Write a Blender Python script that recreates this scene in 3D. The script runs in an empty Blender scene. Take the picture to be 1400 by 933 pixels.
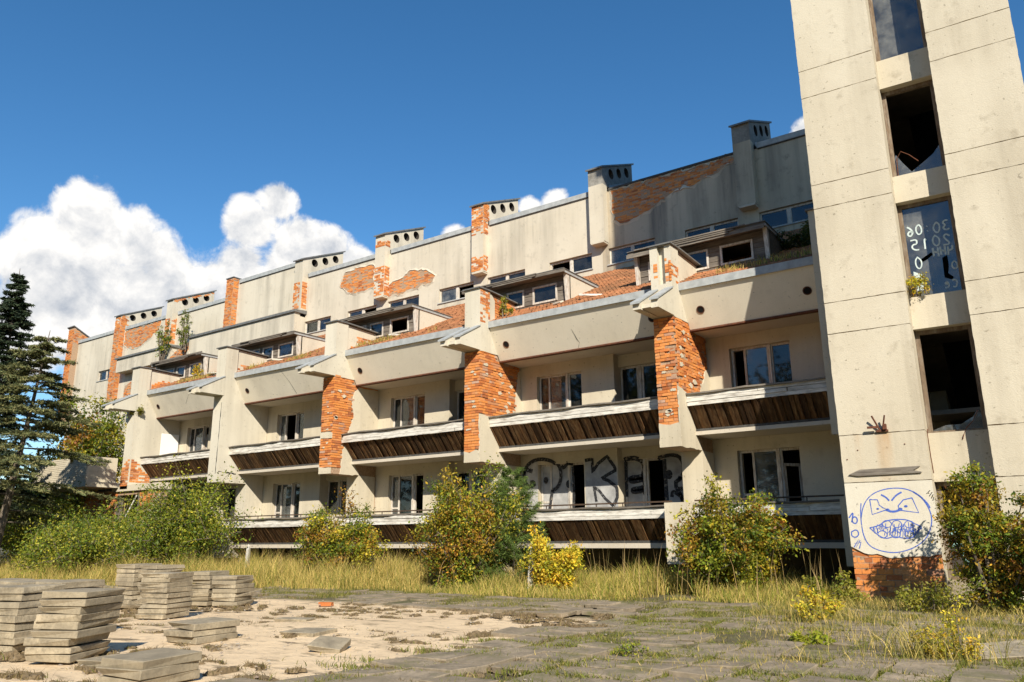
import bpy, math, random
import numpy as np
from mathutils import Matrix, Vector

SC = bpy.context.scene
COL = SC.collection
rnd = random.Random(7)
R = math.radians

# ---------------------------------------------------------------- camera
EYE = 1.13
P_, RO_, A_ = R(14.19), R(-0.49), R(54.95)
def _axes():
    fw = np.array([0, math.cos(P_), math.sin(P_)]); up = np.array([0, -math.sin(P_), math.cos(P_)]); rt = np.array([1., 0, 0])
    c, s = math.cos(RO_), math.sin(RO_)
    r = c*rt + s*up; u = -s*rt + c*up
    M = np.array([[math.sin(A_), -math.cos(A_), 0], [math.cos(A_), math.sin(A_), 0], [0, 0, 1.]])
    return M@r, M@u, M@fw
_r, _u, _f = _axes()
cam = bpy.data.cameras.new('camera')
cam.sensor_width = 36.0
cam.lens = 1065/1400*36
cam.clip_end = 5000
cam_o = bpy.data.objects.new('camera', cam)
COL.objects.link(cam_o)
cam_o.matrix_world = Matrix(((_r[0], _u[0], -_f[0], 0), (_r[1], _u[1], -_f[1], 0), (_r[2], _u[2], -_f[2], EYE), (0, 0, 0, 1)))
SC.camera = cam_o

# ---------------------------------------------------------------- sun, sky, exposure
SUN_EL = R(32.5)
TX, TY = -0.689, 0.725            # horizontal travel of the light
sun = bpy.data.lights.new('sun', 'SUN'); sun.energy = 5.0; sun.angle = R(0.5); sun.color = (1.0, 0.93, 0.80)
sun_o = bpy.data.objects.new('sun', sun); COL.objects.link(sun_o)
trav = Vector((TX*math.cos(SUN_EL), TY*math.cos(SUN_EL), -math.sin(SUN_EL)))
sun_o.rotation_euler = trav.to_track_quat('-Z', 'Y').to_euler()
sun_o.location = (20, -20, 30)
SC.view_settings.view_transform = 'Standard'
SC.view_settings.look = 'None'
SC.view_settings.exposure = 0.56
SC.view_settings.gamma = 1.0
SC.view_settings.use_curve_mapping = False
SC.cycles.max_bounces = 6
SC.cycles.diffuse_bounces = 3
SC.cycles.glossy_bounces = 3
SC.cycles.transparent_max_bounces = 12
SC.cycles.caustics_reflective = False
SC.cycles.caustics_refractive = False

W = bpy.data.worlds.new('World'); SC.world = W; W.use_nodes = True
def build_world():
    nt = W.node_tree; nt.nodes.clear(); L = nt.links.new
    def nd(t, **k):
        n = nt.nodes.new(t)
        for a, b in k.items(): setattr(n, a, b)
        return n
    def math_(op, a, b=None, c=None, clamp=False):
        n = nd('ShaderNodeMath', operation=op, use_clamp=clamp)
        for i, v in enumerate((a, b, c)):
            if v is None: continue
            if isinstance(v, (int, float)): n.inputs[i].default_value = v
            else: L(v, n.inputs[i])
        return n.outputs[0]
    out = nd('ShaderNodeOutputWorld')
    sky = nd('ShaderNodeTexSky', sky_type='NISHITA'); sky.sun_disc = False
    sky.sun_elevation = SUN_EL
    sx, sy = -TX, -TY
    sky.sun_rotation = math.atan2(sx, sy)
    sky.altitude = 200; sky.air_density = 1.0; sky.dust_density = 0.05; sky.ozone_density = 3.0
    hs = nd('ShaderNodeHueSaturation'); hs.inputs['Saturation'].default_value = 1.25; hs.inputs['Hue'].default_value = 0.498; hs.inputs['Value'].default_value = 1.0
    L(sky.outputs[0], hs.inputs['Color'])
    bg1 = nd('ShaderNodeBackground'); bg1.inputs[1].default_value = 0.102
    L(hs.outputs[0], bg1.inputs[0])
    geo = nd('ShaderNodeTexCoord'); nrm = nd('ShaderNodeVectorMath', operation='NORMALIZE'); L(geo.outputs['Generated'], nrm.inputs[0])
    d = nrm.outputs[0]
    blobs = [((-.846,.386,.350),.072),((-.834,.422,.335),.068),((-.868,.354,.320),.058),((-.826,.455,.322),.055),((-.884,.356,.300),.08),((-.864,.403,.300),.10),
             ((-.827,.475,.298),.072),((-.849,.449,.275),.12),((-.883,.395,.253),.13),((-.795,.517,.300),.04),((-.733,.551,.396),.042),((-.756,.536,.368),.055),
             ((-.728,.586,.348),.062),((-.777,.54,.312),.062),((-.705,.612,.345),.055),((-.687,.641,.332),.05),((-.742,.588,.315),.075),((-.799,.528,.275),.10),
             ((-.92,.33,.20),.13),((-.503,.76,.402),.026),((-.475,.776,.408),.030),((-.445,.79,.395),.03),((-.53,.743,.396),.024),((-.59,.716,.365),.03),
             ((-.19,.872,.455),.030),((-.17,.88,.44),.05),((-.63,.70,.31),.07),((-.5,.80,.34),.06),((-.2,.92,.30),.09),((-.97,.15,.16),.12),((.1,.93,.33),.12),((.5,.82,.27),.13),((.8,.55,.22),.12),((-.95,-.2,.2),.13),((.4,-.88,.25),.13)]
    acc = None
    for c, r in blobs:
        vm = nd('ShaderNodeVectorMath', operation='DISTANCE'); L(d, vm.inputs[0])
        cv = Vector(c).normalized(); vm.inputs[1].default_value = cv
        v = math_('MULTIPLY_ADD', vm.outputs['Value'], -1/r, 1.0)
        acc = v if acc is None else math_('SMOOTH_MAX', acc, v, 0.12)
    def noise(scale, detail, rough, off=None, dist=0):
        n = nd('ShaderNodeTexNoise'); n.inputs['Scale'].default_value = scale; n.inputs['Detail'].default_value = detail; n.inputs['Roughness'].default_value = rough; n.inputs['Distortion'].default_value = dist
        if off:
            va = nd('ShaderNodeVectorMath', operation='ADD'); L(d, va.inputs[0]); va.inputs[1].default_value = off; L(va.outputs[0], n.inputs['Vector'])
        else: L(d, n.inputs['Vector'])
        return n.outputs[0]
    n1 = noise(18, 8, 0.62, dist=0.25)
    n2 = noise(7.5, 5, 0.55, (3.1, 0, 0))
    dens = math_('MULTIPLY_ADD', acc, 1.75, math_('MULTIPLY_ADD', n1, 1.9, -1.0))
    dens = math_('ADD', dens, math_('MULTIPLY_ADD', n2, 0.8, -0.42))
    mr = nd('ShaderNodeMapRange', interpolation_type='SMOOTHSTEP'); L(dens, mr.inputs[0]); mr.inputs[1].default_value = 0.52; mr.inputs[2].default_value = 0.98
    alpha = mr.outputs[0]
    # density a little towards the sun gives the clouds their own light and shade
    n1b = noise(18, 6, 0.6, (0.012, -0.012, 0.022), dist=0.25)
    sh = math_('MULTIPLY_ADD', math_('SUBTRACT', n1, n1b), 2.6, 0.80)
    core = nd('ShaderNodeMapRange'); L(dens, core.inputs[0]); core.inputs[1].default_value = 0.8; core.inputs[2].default_value = 2.1; core.inputs[3].default_value = 0.12; core.inputs[4].default_value = -0.16
    sep = nd('ShaderNodeSeparateXYZ'); L(d, sep.inputs[0])
    low = nd('ShaderNodeMapRange'); L(sep.outputs[2], low.inputs[0]); low.inputs[1].default_value = 0.20; low.inputs[2].default_value = 0.36; low.inputs[3].default_value = -0.24; low.inputs[4].default_value = 0.04
    n3 = noise(6, 3, 0.45, (7, 2, 1))
    sh = math_('ADD', math_('ADD', sh, core.outputs[0]), math_('MULTIPLY', low.outputs[0], math_('MULTIPLY_ADD', n3, 2.2, -0.3, clamp=True)))
    ramp = nd('ShaderNodeMix', data_type='RGBA'); L(sh, ramp.inputs[0]); ramp.clamp_factor = True
    ramp.inputs[6].default_value = (.42, .47, .55, 1); ramp.inputs[7].default_value = (1.0, .98, .95, 1)
    bg2 = nd('ShaderNodeBackground'); bg2.inputs[1].default_value = 0.72; L(ramp.outputs[2], bg2.inputs[0])
    mx = nd('ShaderNodeMixShader'); L(alpha, mx.inputs[0]); L(bg1.outputs[0], mx.inputs[1]); L(bg2.outputs[0], mx.inputs[2])
    L(mx.outputs[0], out.inputs[0])
build_world()

# ---------------------------------------------------------------- materials
class NT:
    def __init__(s, name):
        s.m = bpy.data.materials.new(name); s.m.use_nodes = True; s.t = s.m.node_tree
        s.b = s.t.nodes['Principled BSDF']; s.b.inputs['Roughness'].default_value = 0.85
        try: s.b.inputs['Specular IOR Level'].default_value = 0.25
        except Exception: pass
        s.tc = s.t.nodes.new('ShaderNodeTexCoord'); s._pos = None
    def n(s, t, **k):
        x = s.t.nodes.new(t)
        for a, b in k.items(): setattr(x, a, b)
        return x
    def L(s, a, b): s.t.links.new(a, b)
    def pos(s):
        if s._pos is None: s._pos = s.n('ShaderNodeNewGeometry').outputs['Position']
        return s._pos
    def vec(s, scale, src='pos', off=(0, 0, 0)):
        mp = s.n('ShaderNodeMapping'); mp.inputs['Scale'].default_value = scale; mp.inputs['Location'].default_value = off
        s.L(s.pos() if src == 'pos' else s.tc.outputs[src], mp.inputs[0]); return mp.outputs[0]
    def noise(s, scale, detail=4, rough=.55, v=None, dist=0):
        x = s.n('ShaderNodeTexNoise'); x.inputs['Scale'].default_value = scale; x.inputs['Detail'].default_value = detail; x.inputs['Roughness'].default_value = rough; x.inputs['Distortion'].default_value = dist
        s.L(v if v is not None else s.pos(), x.inputs['Vector']); return x.outputs[0]
    def rng(s, f, a, b, c=0., d=1.):
        x = s.n('ShaderNodeMapRange'); s.L(f, x.inputs[0])
        for i, v in enumerate((a, b, c, d)): x.inputs[i+1].default_value = v
        return x.outputs[0]
    def mth(s, op, a, b=None):
        x = s.n('ShaderNodeMath', operation=op)
        for i, v in enumerate((a, b)):
            if v is None: continue
            if isinstance(v, (int, float)): x.inputs[i].default_value = v
            else: s.L(v, x.inputs[i])
        return x.outputs[0]
    def mix(s, f, a, b, mode='MIX'):
        x = s.n('ShaderNodeMix', data_type='RGBA', blend_type=mode)
        if isinstance(f, (int, float)): x.inputs[0].default_value = f
        else: s.L(f, x.inputs[0])
        for i, v in ((6, a), (7, b)):
            if isinstance(v, tuple): x.inputs[i].default_value = (*v[:3], 1)
            else: s.L(v, x.inputs[i])
        return x.outputs[2]
    def rand(s):
        a = s.n('ShaderNodeObjectInfo').outputs['Random']; b = s.n('ShaderNodeNewGeometry').outputs['Random Per Island']
        return s.mth('FRACT', s.mth('ADD', s.mth('MULTIPLY', a, 7.31), b))
    def bump(s, h, strength=.3, dist=.02):
        x = s.n('ShaderNodeBump'); x.inputs['Strength'].default_value = strength; x.inputs['Distance'].default_value = dist
        s.L(h, x.inputs['Height']); s.L(x.outputs[0], s.b.inputs['Normal'])
    def col(s, c):
        if isinstance(c, tuple): s.b.inputs['Base Color'].default_value = (*c[:3], 1)
        else: s.L(c, s.b.inputs['Base Color'])
        return s
MT = {}
def plaster(name, base, dirt, streak=.5, spots=.3, grain=40, bump=.25):
    k = NT(name)
    n1 = k.noise(.55, 6, .6); n2 = k.noise(3.2, 6, .62); st = k.noise(1.0, 5, .6, k.vec((1.5, 1.5, .10))); st2 = k.noise(1.0, 4, .6, k.vec((6, 6, .35))); fine = k.noise(grain, 3, .6); n0 = k.noise(.23, 3, .5)
    c = k.mix(k.rng(n1, .38, .68, 0, .5), base, (base[0]*.80, base[1]*.77, base[2]*.72))
    sm = k.mth('MULTIPLY', k.rng(st, .44, .70, 0, streak), k.rng(n0, .38, .60, .25, 1))
    c = k.mix(sm, c, dirt)
    c = k.mix(k.mth('MULTIPLY', k.rng(st2, .50, .72, 0, streak*.6), k.rng(n1, .45, .65, 0, 1)), c, dirt)
    c = k.mix(k.rng(n2, .58, .76, 0, spots), c, dirt)
    c = k.mix(k.rng(fine, .3, .7, 0, .25), c, tuple(x*.62 for x in base))
    sp = k.noise(14, 2, .5); c = k.mix(k.rng(sp, .68, .75, 0, .5), c, tuple(x*.45 for x in dirt))
    k.col(c); k.bump(k.mth('ADD', k.mth('MULTIPLY', n2, .6), k.mth('MULTIPLY', fine, .4)), bump, .02)
    MT[name] = k.m; return k
plaster('plaster', (.61, .54, .41), (.31, .26, .18), .50, .40)
plaster('plaster_parapet', (.80, .725, .58), (.38, .335, .26), .26, .16, grain=60, bump=.08)
plaster('plaster_attic_dark', (.53, .45, .33), (.12, .11, .095), .95, .5)  # base darkened for bays in the tower's shadow, heavier streaks are stain
plaster('plaster_attic', (.60, .54, .43), (.20, .18, .145), .62, .42)
plaster('plaster_head', (.63, .575, .46), (.29, .25, .19), .45, .38)
plaster('plaster_inner', (.48, .42, .33), (.28, .24, .18), .25, .15)
plaster('ceiling_white', (.56, .50, .41), (.34, .28, .21), .1, .40)
plaster('plaster_tower', (.575, .51, .39), (.25, .205, .14), .50, .55, grain=48, bump=.55)
plaster('plaster_light', (.65, .60, .49), (.36, .31, .23), .35, .3, grain=48, bump=.4)
def stained():
    k = plaster('plaster_stained', (.575, .51, .39), (.25, .205, .14), .5, .55, grain=48, bump=.5)
    src = k.b.inputs['Base Color'].links[0].from_socket
    sp = k.n('ShaderNodeSeparateXYZ'); k.L(k.tc.outputs['Object'], sp.inputs[0]); nz_ = k.noise(1.0, 5, .6, k.vec((7, 7, .6), 'Object'))
    dx = k.mth('ABSOLUTE', k.mth('ADD', sp.outputs[0], -.76)); m = k.mth('MULTIPLY', k.rng(dx, .02, .17, 1, 0), k.rng(nz_, .3, .62, .1, 1))
    m2 = k.mth('MULTIPLY', k.rng(k.mth('ABSOLUTE', k.mth('ADD', sp.outputs[0], -.32)), .0, .10, .5, 0), k.rng(nz_, .35, .6)); m = k.mth('MAXIMUM', m, m2)
    m = k.mth('MULTIPLY', m, k.rng(sp.outputs[2], 2.10, 2.95, .25, .85)); k.col(k.mix(m, src, (.42, .21, .06)))
stained()
def concrete(name, base, dark, moss=False):
    k = NT(name); rn = k.rand()
    n1 = k.noise(4, 6, .65); n2 = k.noise(30, 4, .6)
    c = k.mix(k.rng(n1, .35, .7), base, dark); c = k.mix(k.rng(n2, .45, .75, 0, .55), c, tuple(x*.5 for x in dark))
    c = k.mix(k.rng(rn, 0, 1, 0, .6), c, tuple(x*.55 for x in base))
    if moss: c = k.mix(k.rng(k.noise(1.6, 6, .7), .52, .66, 0, .75), c, (.13, .125, .045))
    k.col(c)
    k.bump(k.mth('ADD', n1, k.mth('MULTIPLY', n2, .5)), .5, .012); MT[name] = k.m
concrete('concrete', (.44, .365, .25), (.18, .15, .105))
concrete('paving', (.38, .30, .205), (.165, .135, .095), True)
concrete('chimney_shaded', (.34, .32, .28), (.16, .15, .13))
def brick():
    k = NT('brick'); rn = k.rand()
    cr = k.n('ShaderNodeValToRGB'); e = cr.color_ramp.elements
    e[0].position = 0; e[0].color = (.33, .105, .04, 1); e[1].position = 1; e[1].color = (.52, .36, .26, 1)
    for p, c in ((.25, (.54, .175, .046, 1)), (.6, (.66, .25, .062, 1)), (.88, (.62, .26, .09, 1)), (.97, (.40, .20, .12, 1))):
        x = e.new(p); x.color = c
    k.L(rn, cr.inputs[0])
    n1 = k.noise(7, 5, .6); n2 = k.noise(45, 4, .6); n3 = k.noise(1.1, 3, .5)
    c = k.mix(k.rng(n1, .54, .76, 0, .5), cr.outputs[0], (.54, .36, .22)); c = k.mix(k.rng(n2, .5, .8, 0, .5), c, (.22, .075, .035))
    c = k.mix(k.rng(n3, .5, .75, 0, .35), c, (.30, .11, .05))
    k.col(c); k.bump(n2, .6, .01); MT['brick'] = k.m
    k = NT('mortar'); n1 = k.noise(20, 5, .6); k.col(k.mix(k.rng(n1, .3, .7), (.46, .32, .21), (.26, .165, .10))); k.bump(n1, .6, .02); MT['mortar'] = k.m
brick()
def wood(name, a, b, c3, vs, amt=(.42, .62), var=.6):
    k = NT(name); rn = k.rand()
    n1 = k.noise(1, 6, .65, k.vec(vs)); n2 = k.noise(1, 5, .6, k.vec(tuple(x*3.1 for x in vs), off=(3, 1, 2)))
    c = k.mix(k.rng(n1, *amt), a, b); c = k.mix(k.rng(n2, .45, .75, 0, .8), c, c3)
    c = k.mix(k.rng(rn, 0, 1, 0, var), c, tuple(x*.35 for x in b)); k.col(c); k.bump(n2, .35, .01); MT[name] = k.m
wood('white_board', (.74, .70, .62), (.40, .35, .28), (.20, .165, .125), (1.1, 4, 5), (.50, .74), .25)
wood('slat', (.20, .092, .032), (.06, .028, .012), (.36, .235, .11), (11, 1.6, 1.6), (.35, .65), .8)
wood('grey_wood', (.27, .235, .19), (.15, .125, .10), (.07, .058, .048), (1.5, 12, 14), (.35, .65), .4)
wood('frame_white', (.66, .61, .53), (.42, .36, .29), (.24, .15, .09), (9, 9, 2), (.52, .70), .2)
wood('frame_brown', (.20, .14, .09), (.33, .28, .22), (.08, .05, .03), (9, 9, 2), (.45, .7), .3)
wood('bark', (.16, .125, .09), (.09, .07, .05), (.28, .24, .19), (8, 8, 2.5), (.4, .6), .2)
wood('white_post', (.50, .47, .41), (.34, .31, .26), (.25, .22, .19), (6, 6, 6), (.45, .7), .1)
def simple(name, c, rough=.8, metal=0., var=None, scale=12):
    k = NT(name); k.b.inputs['Roughness'].default_value = rough; k.b.inputs['Metallic'].default_value = metal
    if var:
        n1 = k.noise(scale, 5, .6); k.col(k.mix(k.rng(n1, .35, .7), c, var)); k.bump(n1, .2, .01)
    else: k.col(c)
    MT[name] = k.m; return k
simple('zinc', (.40, .41, .40), .6, .0, (.27, .28, .275), 5)
simple('zinc_dark', (.20, .20, .19), .55, .2, (.12, .115, .11), 6)
simple('rust', (.16, .06, .03), .85, 0, (.07, .03, .02), 18)
simple('black_hole', (.012, .011, .010), .95)
simple('blue_paint', (.045, .10, .42), .6, 0, (.09, .16, .50), 60)
simple('black_paint', (.022, .022, .024), .7, 0, (.05, .05, .052), 30)
simple('grey_paint', (.46, .45, .43), .75, 0, (.24, .235, .225), 3)
for nm in ('blue_paint', 'black_paint'):
    m_ = MT[nm]; t_ = m_.node_tree; out_ = [n for n in t_.nodes if n.type == 'OUTPUT_MATERIAL'][0]; b_ = t_.nodes['Principled BSDF']
    nz_ = t_.nodes.new('ShaderNodeTexNoise'); nz_.inputs['Scale'].default_value = 38 if nm == 'blue_paint' else 16; nz_.inputs['Detail'].default_value = 5
    g_ = t_.nodes.new('ShaderNodeNewGeometry'); t_.links.new(g_.outputs['Position'], nz_.inputs['Vector'])
    mr_ = t_.nodes.new('ShaderNodeMapRange'); t_.links.new(nz_.outputs[0], mr_.inputs[0]); mr_.inputs[1].default_value = .52; mr_.inputs[2].default_value = .68; mr_.inputs[4].default_value = .75
    tr_ = t_.nodes.new('ShaderNodeBsdfTransparent'); mx_ = t_.nodes.new('ShaderNodeMixShader'); t_.links.new(mr_.outputs[0], mx_.inputs[0]); t_.links.new(b_.outputs[0], mx_.inputs[1]); t_.links.new(tr_.outputs[0], mx_.inputs[2]); t_.links.new(mx_.outputs[0], out_.inputs[0])
simple('teal_paint', (.35, .62, .58), .7)
simple('glass_paint', (.58, .66, .64), .7, 0, (.36, .43, .42), 25)
simple('old_iron', (.05, .035, .025), .8, 0, (.10, .06, .035), 15)
simple('hollow_shade', (.035, .03, .026), .95, 0, (.07, .06, .05), 9)  # near-black colour standing in for shade inside chimney ducts and tower doorway
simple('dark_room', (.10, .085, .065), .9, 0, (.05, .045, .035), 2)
simple('door_white', (.80, .78, .74), .6)
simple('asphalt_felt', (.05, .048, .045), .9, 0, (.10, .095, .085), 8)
def tile_m():
    k = NT('roof_tile'); rn = k.rand(); n1 = k.noise(.9, 5, .6)
    c = k.mix(rn, (.30, .115, .05), (.46, .195, .085)); c = k.mix(k.rng(n1, .45, .65, 0, .6), c, (.13, .075, .04)); 
    n2 = k.noise(25, 3, .5); c = k.mix(k.rng(n2, .5, .75, 0, .5), c, (.11, .10, .05)); k.col(c); MT['roof_tile'] = k.m
tile_m()
def glass_m(name, tint=(.8, .85, .88), spec=.20, dust=.04):
    k = NT(name); t = k.t; out = [n for n in t.nodes if n.type == 'OUTPUT_MATERIAL'][0]
    tr = k.n('ShaderNodeBsdfTransparent'); tr.inputs[0].default_value = (*[x*.62 for x in tint], 1)
    gl = k.n('ShaderNodeBsdfGlossy'); gl.inputs['Roughness'].default_value = .03; gl.inputs[0].default_value = (.9, .95, 1, 1)
    df = k.n('ShaderNodeBsdfDiffuse'); df.inputs[0].default_value = (.5, .5, .46, 1)
    lw = k.n('ShaderNodeLayerWeight'); lw.inputs[0].default_value = .25
    m1 = k.n('ShaderNodeMixShader'); k.L(k.rng(lw.outputs['Fresnel'], 0, 1, spec*.3, .8), m1.inputs[0]); k.L(tr.outputs[0], m1.inputs[1]); k.L(gl.outputs[0], m1.inputs[2])
    m2 = k.n('ShaderNodeMixShader'); k.L(k.rng(k.noise(2.5, 4, .6), .4, .8, dust*.4, dust*2.2), m2.inputs[0]); k.L(m1.outputs[0], m2.inputs[1]); k.L(df.outputs[0], m2.inputs[2])
    nz = k.n('ShaderNodeBump'); nz.inputs['Strength'].default_value = .04; k.L(k.noise(.8, 2, .5), nz.inputs['Height']); k.L(nz.outputs[0], gl.inputs['Normal'])
    k.L(m2.outputs[0], out.inputs[0]); MT[name] = k.m
glass_m('glass', spec=.10, dust=.03); glass_m('glass_dusty', spec=.2, dust=.16)
def leaf_m(name, trans=.35, rough=.5):
    k = NT(name); at = k.n('ShaderNodeAttribute', attribute_name='col')
    out = [n for n in k.t.nodes if n.type == 'OUTPUT_MATERIAL'][0]
    k.L(at.outputs['Color'], k.b.inputs['Base Color']); k.b.inputs['Roughness'].default_value = rough
    tl = k.n('ShaderNodeBsdfTranslucent'); k.L(k.mix(1.0, at.outputs['Color'], (1.25, 1.25, .7), 'MULTIPLY'), tl.inputs[0])
    mx = k.n('ShaderNodeMixShader'); mx.inputs[0].default_value = trans; k.L(k.b.outputs[0], mx.inputs[1]); k.L(tl.outputs[0], mx.inputs[2]); k.L(mx.outputs[0], out.inputs[0]); MT[name] = k.m
leaf_m('leaf'); leaf_m('needle', .12, .7); leaf_m('grass', .3, .7)
def ground_m():
    k = NT('ground'); sp = k.n('ShaderNodeSeparateXYZ'); k.L(k.pos(), sp.inputs[0]); X, Y = sp.outputs[0], sp.outputs[1]
    n1 = k.noise(.8, 5, .6); n2 = k.noise(5, 5, .65); n3 = k.noise(60, 3, .6); n4 = k.noise(1.0, 5, .65, k.vec((1.3, 3.6, 1)))
    soil = k.mix(k.rng(n2, .35, .7), (.11, .085, .05), (.20, .16, .095)); soil = k.mix(k.rng(n1, .45, .65, 0, .7), soil, (.085, .095, .03))
    sand = k.mix(k.rng(n1, .35, .65), (.76, .575, .36), (.64, .48, .30)); sand = k.mix(k.rng(n2, .52, .72, 0, .55), sand, (.27, .20, .13)); sand = k.mix(k.rng(n3, .5, .8, 0, .35), sand, (.60, .50, .38))
    sand = k.mix(k.rng(n4, .56, .66, 0, .85), sand, (.13, .095, .055))
    wob = k.rng(n1, 0, 1, -1.2, 1.2)
    mx_ = k.rng(k.mth('ADD', X, wob), -5.7, -5.3, 1, 0); my_ = k.rng(k.mth('ADD', Y, k.mth('MULTIPLY', wob, .6)), 10.4, 11.0, 1, 0)
    far = k.rng(k.mth('ADD', X, wob), -19, -16.5, 0, 1)
    k.col(k.mix(k.mth('MULTIPLY', k.mth('MULTIPLY', mx_, my_), far), soil, sand))
    k.bump(k.mth('ADD', n2, k.mth('MULTIPLY', n3, .25)), .7, .05); MT['ground'] = k.m
ground_m()

# ---------------------------------------------------------------- mesh helpers
class MB:
    def __init__(s): s.v = []; s.f = []
    def add(s, v, f):
        o = len(s.v); s.v += [tuple(p) for p in v]; s.f += [tuple(i+o for i in q) for q in f]; return s
    def box(s, x0, x1, y0, y1, z0, z1):
        return s.add([(x0,y0,z0),(x1,y0,z0),(x1,y1,z0),(x0,y1,z0),(x0,y0,z1),(x1,y0,z1),(x1,y1,z1),(x0,y1,z1)],
                     [(3,2,1,0),(4,5,6,7),(0,1,5,4),(1,2,6,5),(2,3,7,6),(3,0,4,7)])
    def prism_x(s, poly, x0, x1):
        """poly = [(y,z)...] swept along x"""
        n = len(poly); v = [(x0, y, z) for y, z in poly] + [(x1, y, z) for y, z in poly]
        return s.add(v, [tuple(range(n)), tuple(range(2*n-1, n-1, -1))] + [(i, n+i, n+(i+1) % n, (i+1) % n) for i in range(n)])
    def plate_y(s, poly, y0, y1):
        """poly = [(x,z)...] swept from y0 (front) to y1"""
        n = len(poly); v = [(x, y0, z) for x, z in poly] + [(x, y1, z) for x, z in poly]
        return s.add(v, [tuple(range(n)), tuple(range(2*n-1, n-1, -1))] + [(i, n+i, n+(i+1) % n, (i+1) % n) for i in range(n)])
    def tube(s, pts, rads, n=6, cap=True):
        pts = [Vector(p) for p in pts]; o = len(s.v); m = len(pts)
        for i, p in enumerate(pts):
            t = (pts[min(i+1, m-1)] - pts[max(i-1, 0)]).normalized()
            a = t.cross(Vector((0, 0, 1)) if abs(t.z) < .9 else Vector((1, 0, 0))).normalized(); b = t.cross(a)
            r = rads[i] if hasattr(rads, '__len__') else rads
            for j in range(n):
                q = p + (a*math.cos(2*math.pi*j/n) + b*math.sin(2*math.pi*j/n))*r; s.v.append(tuple(q))
        for i in range(m-1):
            for j in range(n): s.f.append((o+i*n+j, o+i*n+(j+1) % n, o+(i+1)*n+(j+1) % n, o+(i+1)*n+j))
        if cap: s.f.append(tuple(o+j for j in range(n))); s.f.append(tuple(o+(m-1)*n+j for j in range(n-1, -1, -1)))
        return s
def rag(poly, step=.12, amp=.03, seed=0, keep=()):
    r = random.Random(seed); out = []; n = len(poly)
    for i in range(n):
        a, b = poly[i], poly[(i+1) % n]; d = math.hypot(b[0]-a[0], b[1]-a[1]); m = max(1, int(d/step))
        if i in keep: out.append(a); continue
        for j in range(m):
            t = j/m; o = amp if j else amp*.3
            out.append((a[0]+(b[0]-a[0])*t + r.uniform(-o, o), a[1]+(b[1]-a[1])*t + r.uniform(-o, o)))
    return out
def blotch(x, y, a, b, seed):
    r = random.Random(seed); return [(x+a*math.cos(t*.571)*r.uniform(.45, 1.1), y+b*math.sin(t*.571)*r.uniform(.45, 1.1)) for t in range(11)]
def inpoly(x, y, poly):
    c = False; n = len(poly); j = n-1
    for i in range(n):
        xi, yi = poly[i]; xj, yj = poly[j]
        if (yi > y) != (yj > y) and x < (xj-xi)*(y-yi)/(yj-yi)+xi: c = not c
        j = i
    return c
ROOTM = {}
def link(o, parent=None):
    COL.objects.link(o)
    if parent is not None:
        o.parent = parent
        rm = ROOTM.get(parent.name)
        if rm is not None: o.matrix_parent_inverse = rm
    return o
def make(name, mb, mat, parent=None, kind=None, label=None, cat=None, group=None, smooth=False, bevel=0):
    me = bpy.data.meshes.new(name); me.from_pydata(mb.v, [], mb.f); me.update()
    import bmesh
    bm = bmesh.new(); bm.from_mesh(me); bmesh.ops.recalc_face_normals(bm, faces=bm.faces)
    if bevel: bmesh.ops.bevel(bm, geom=[e for e in bm.edges if len(e.link_faces) == 2 and e.calc_face_angle(0) > .6], offset=bevel, segments=1, affect='EDGES', clamp_overlap=True)
    bm.to_mesh(me); bm.free()
    if smooth: me.polygons.foreach_set('use_smooth', [True]*len(me.polygons))
    me.materials.append(MT[mat]); o = bpy.data.objects.new(name, me); link(o, parent); tag(o, label, cat, group, kind); return o
def tag(o, label=None, cat=None, group=None, kind=None):
    if label: o['label'] = label
    if cat: o['category'] = cat
    if group: o['group'] = group
    if kind: o['kind'] = kind
    return o
def shared(name, me, parent=None, loc=(0, 0, 0), rot=(0, 0, 0), scale=(1, 1, 1)):
    o = bpy.data.objects.new(name, me); o.location = loc; o.rotation_euler = rot; o.scale = scale
    link(o, parent); return o
def root(name, loc, label, cat, rotz=0, group=None):
    o = bpy.data.objects.new(name, None); o.empty_display_size = .3; COL.objects.link(o); o.location = loc; o.rotation_euler = (0, 0, rotz)
    tag(o, label, cat, group)
    return o
def np_mesh(name, V, Fs, mat, parent=None, colors=None, **kw):
    """V (n,3), Fs list of (m,k) index arrays; colors (n,3) point colours"""
    me = bpy.data.meshes.new(name); V = np.asarray(V, np.float32)
    loops = np.concatenate([f.ravel() for f in Fs]).astype(np.int32)
    tot = np.concatenate([np.full(len(f), f.shape[1]) for f in Fs]).astype(np.int32); st = np.concatenate([[0], np.cumsum(tot)[:-1]]).astype(np.int32)
    me.vertices.add(len(V)); me.vertices.foreach_set('co', V.ravel()); me.loops.add(len(loops)); me.loops.foreach_set('vertex_index', loops)
    me.polygons.add(len(tot)); me.polygons.foreach_set('loop_start', st); me.polygons.foreach_set('loop_total', tot)
    me.update(calc_edges=True)
    if colors is not None:
        a = me.color_attributes.new('col', 'FLOAT_COLOR', 'POINT'); c = np.ones((len(V), 4), np.float32); c[:, :3] = colors; a.data.foreach_set('color', c.ravel())
    me.materials.append(MT[mat]); o = bpy.data.objects.new(name, me); link(o, parent); tag(o, kw.get('label'), kw.get('cat'), kw.get('group'), kw.get('kind')); return o

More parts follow.
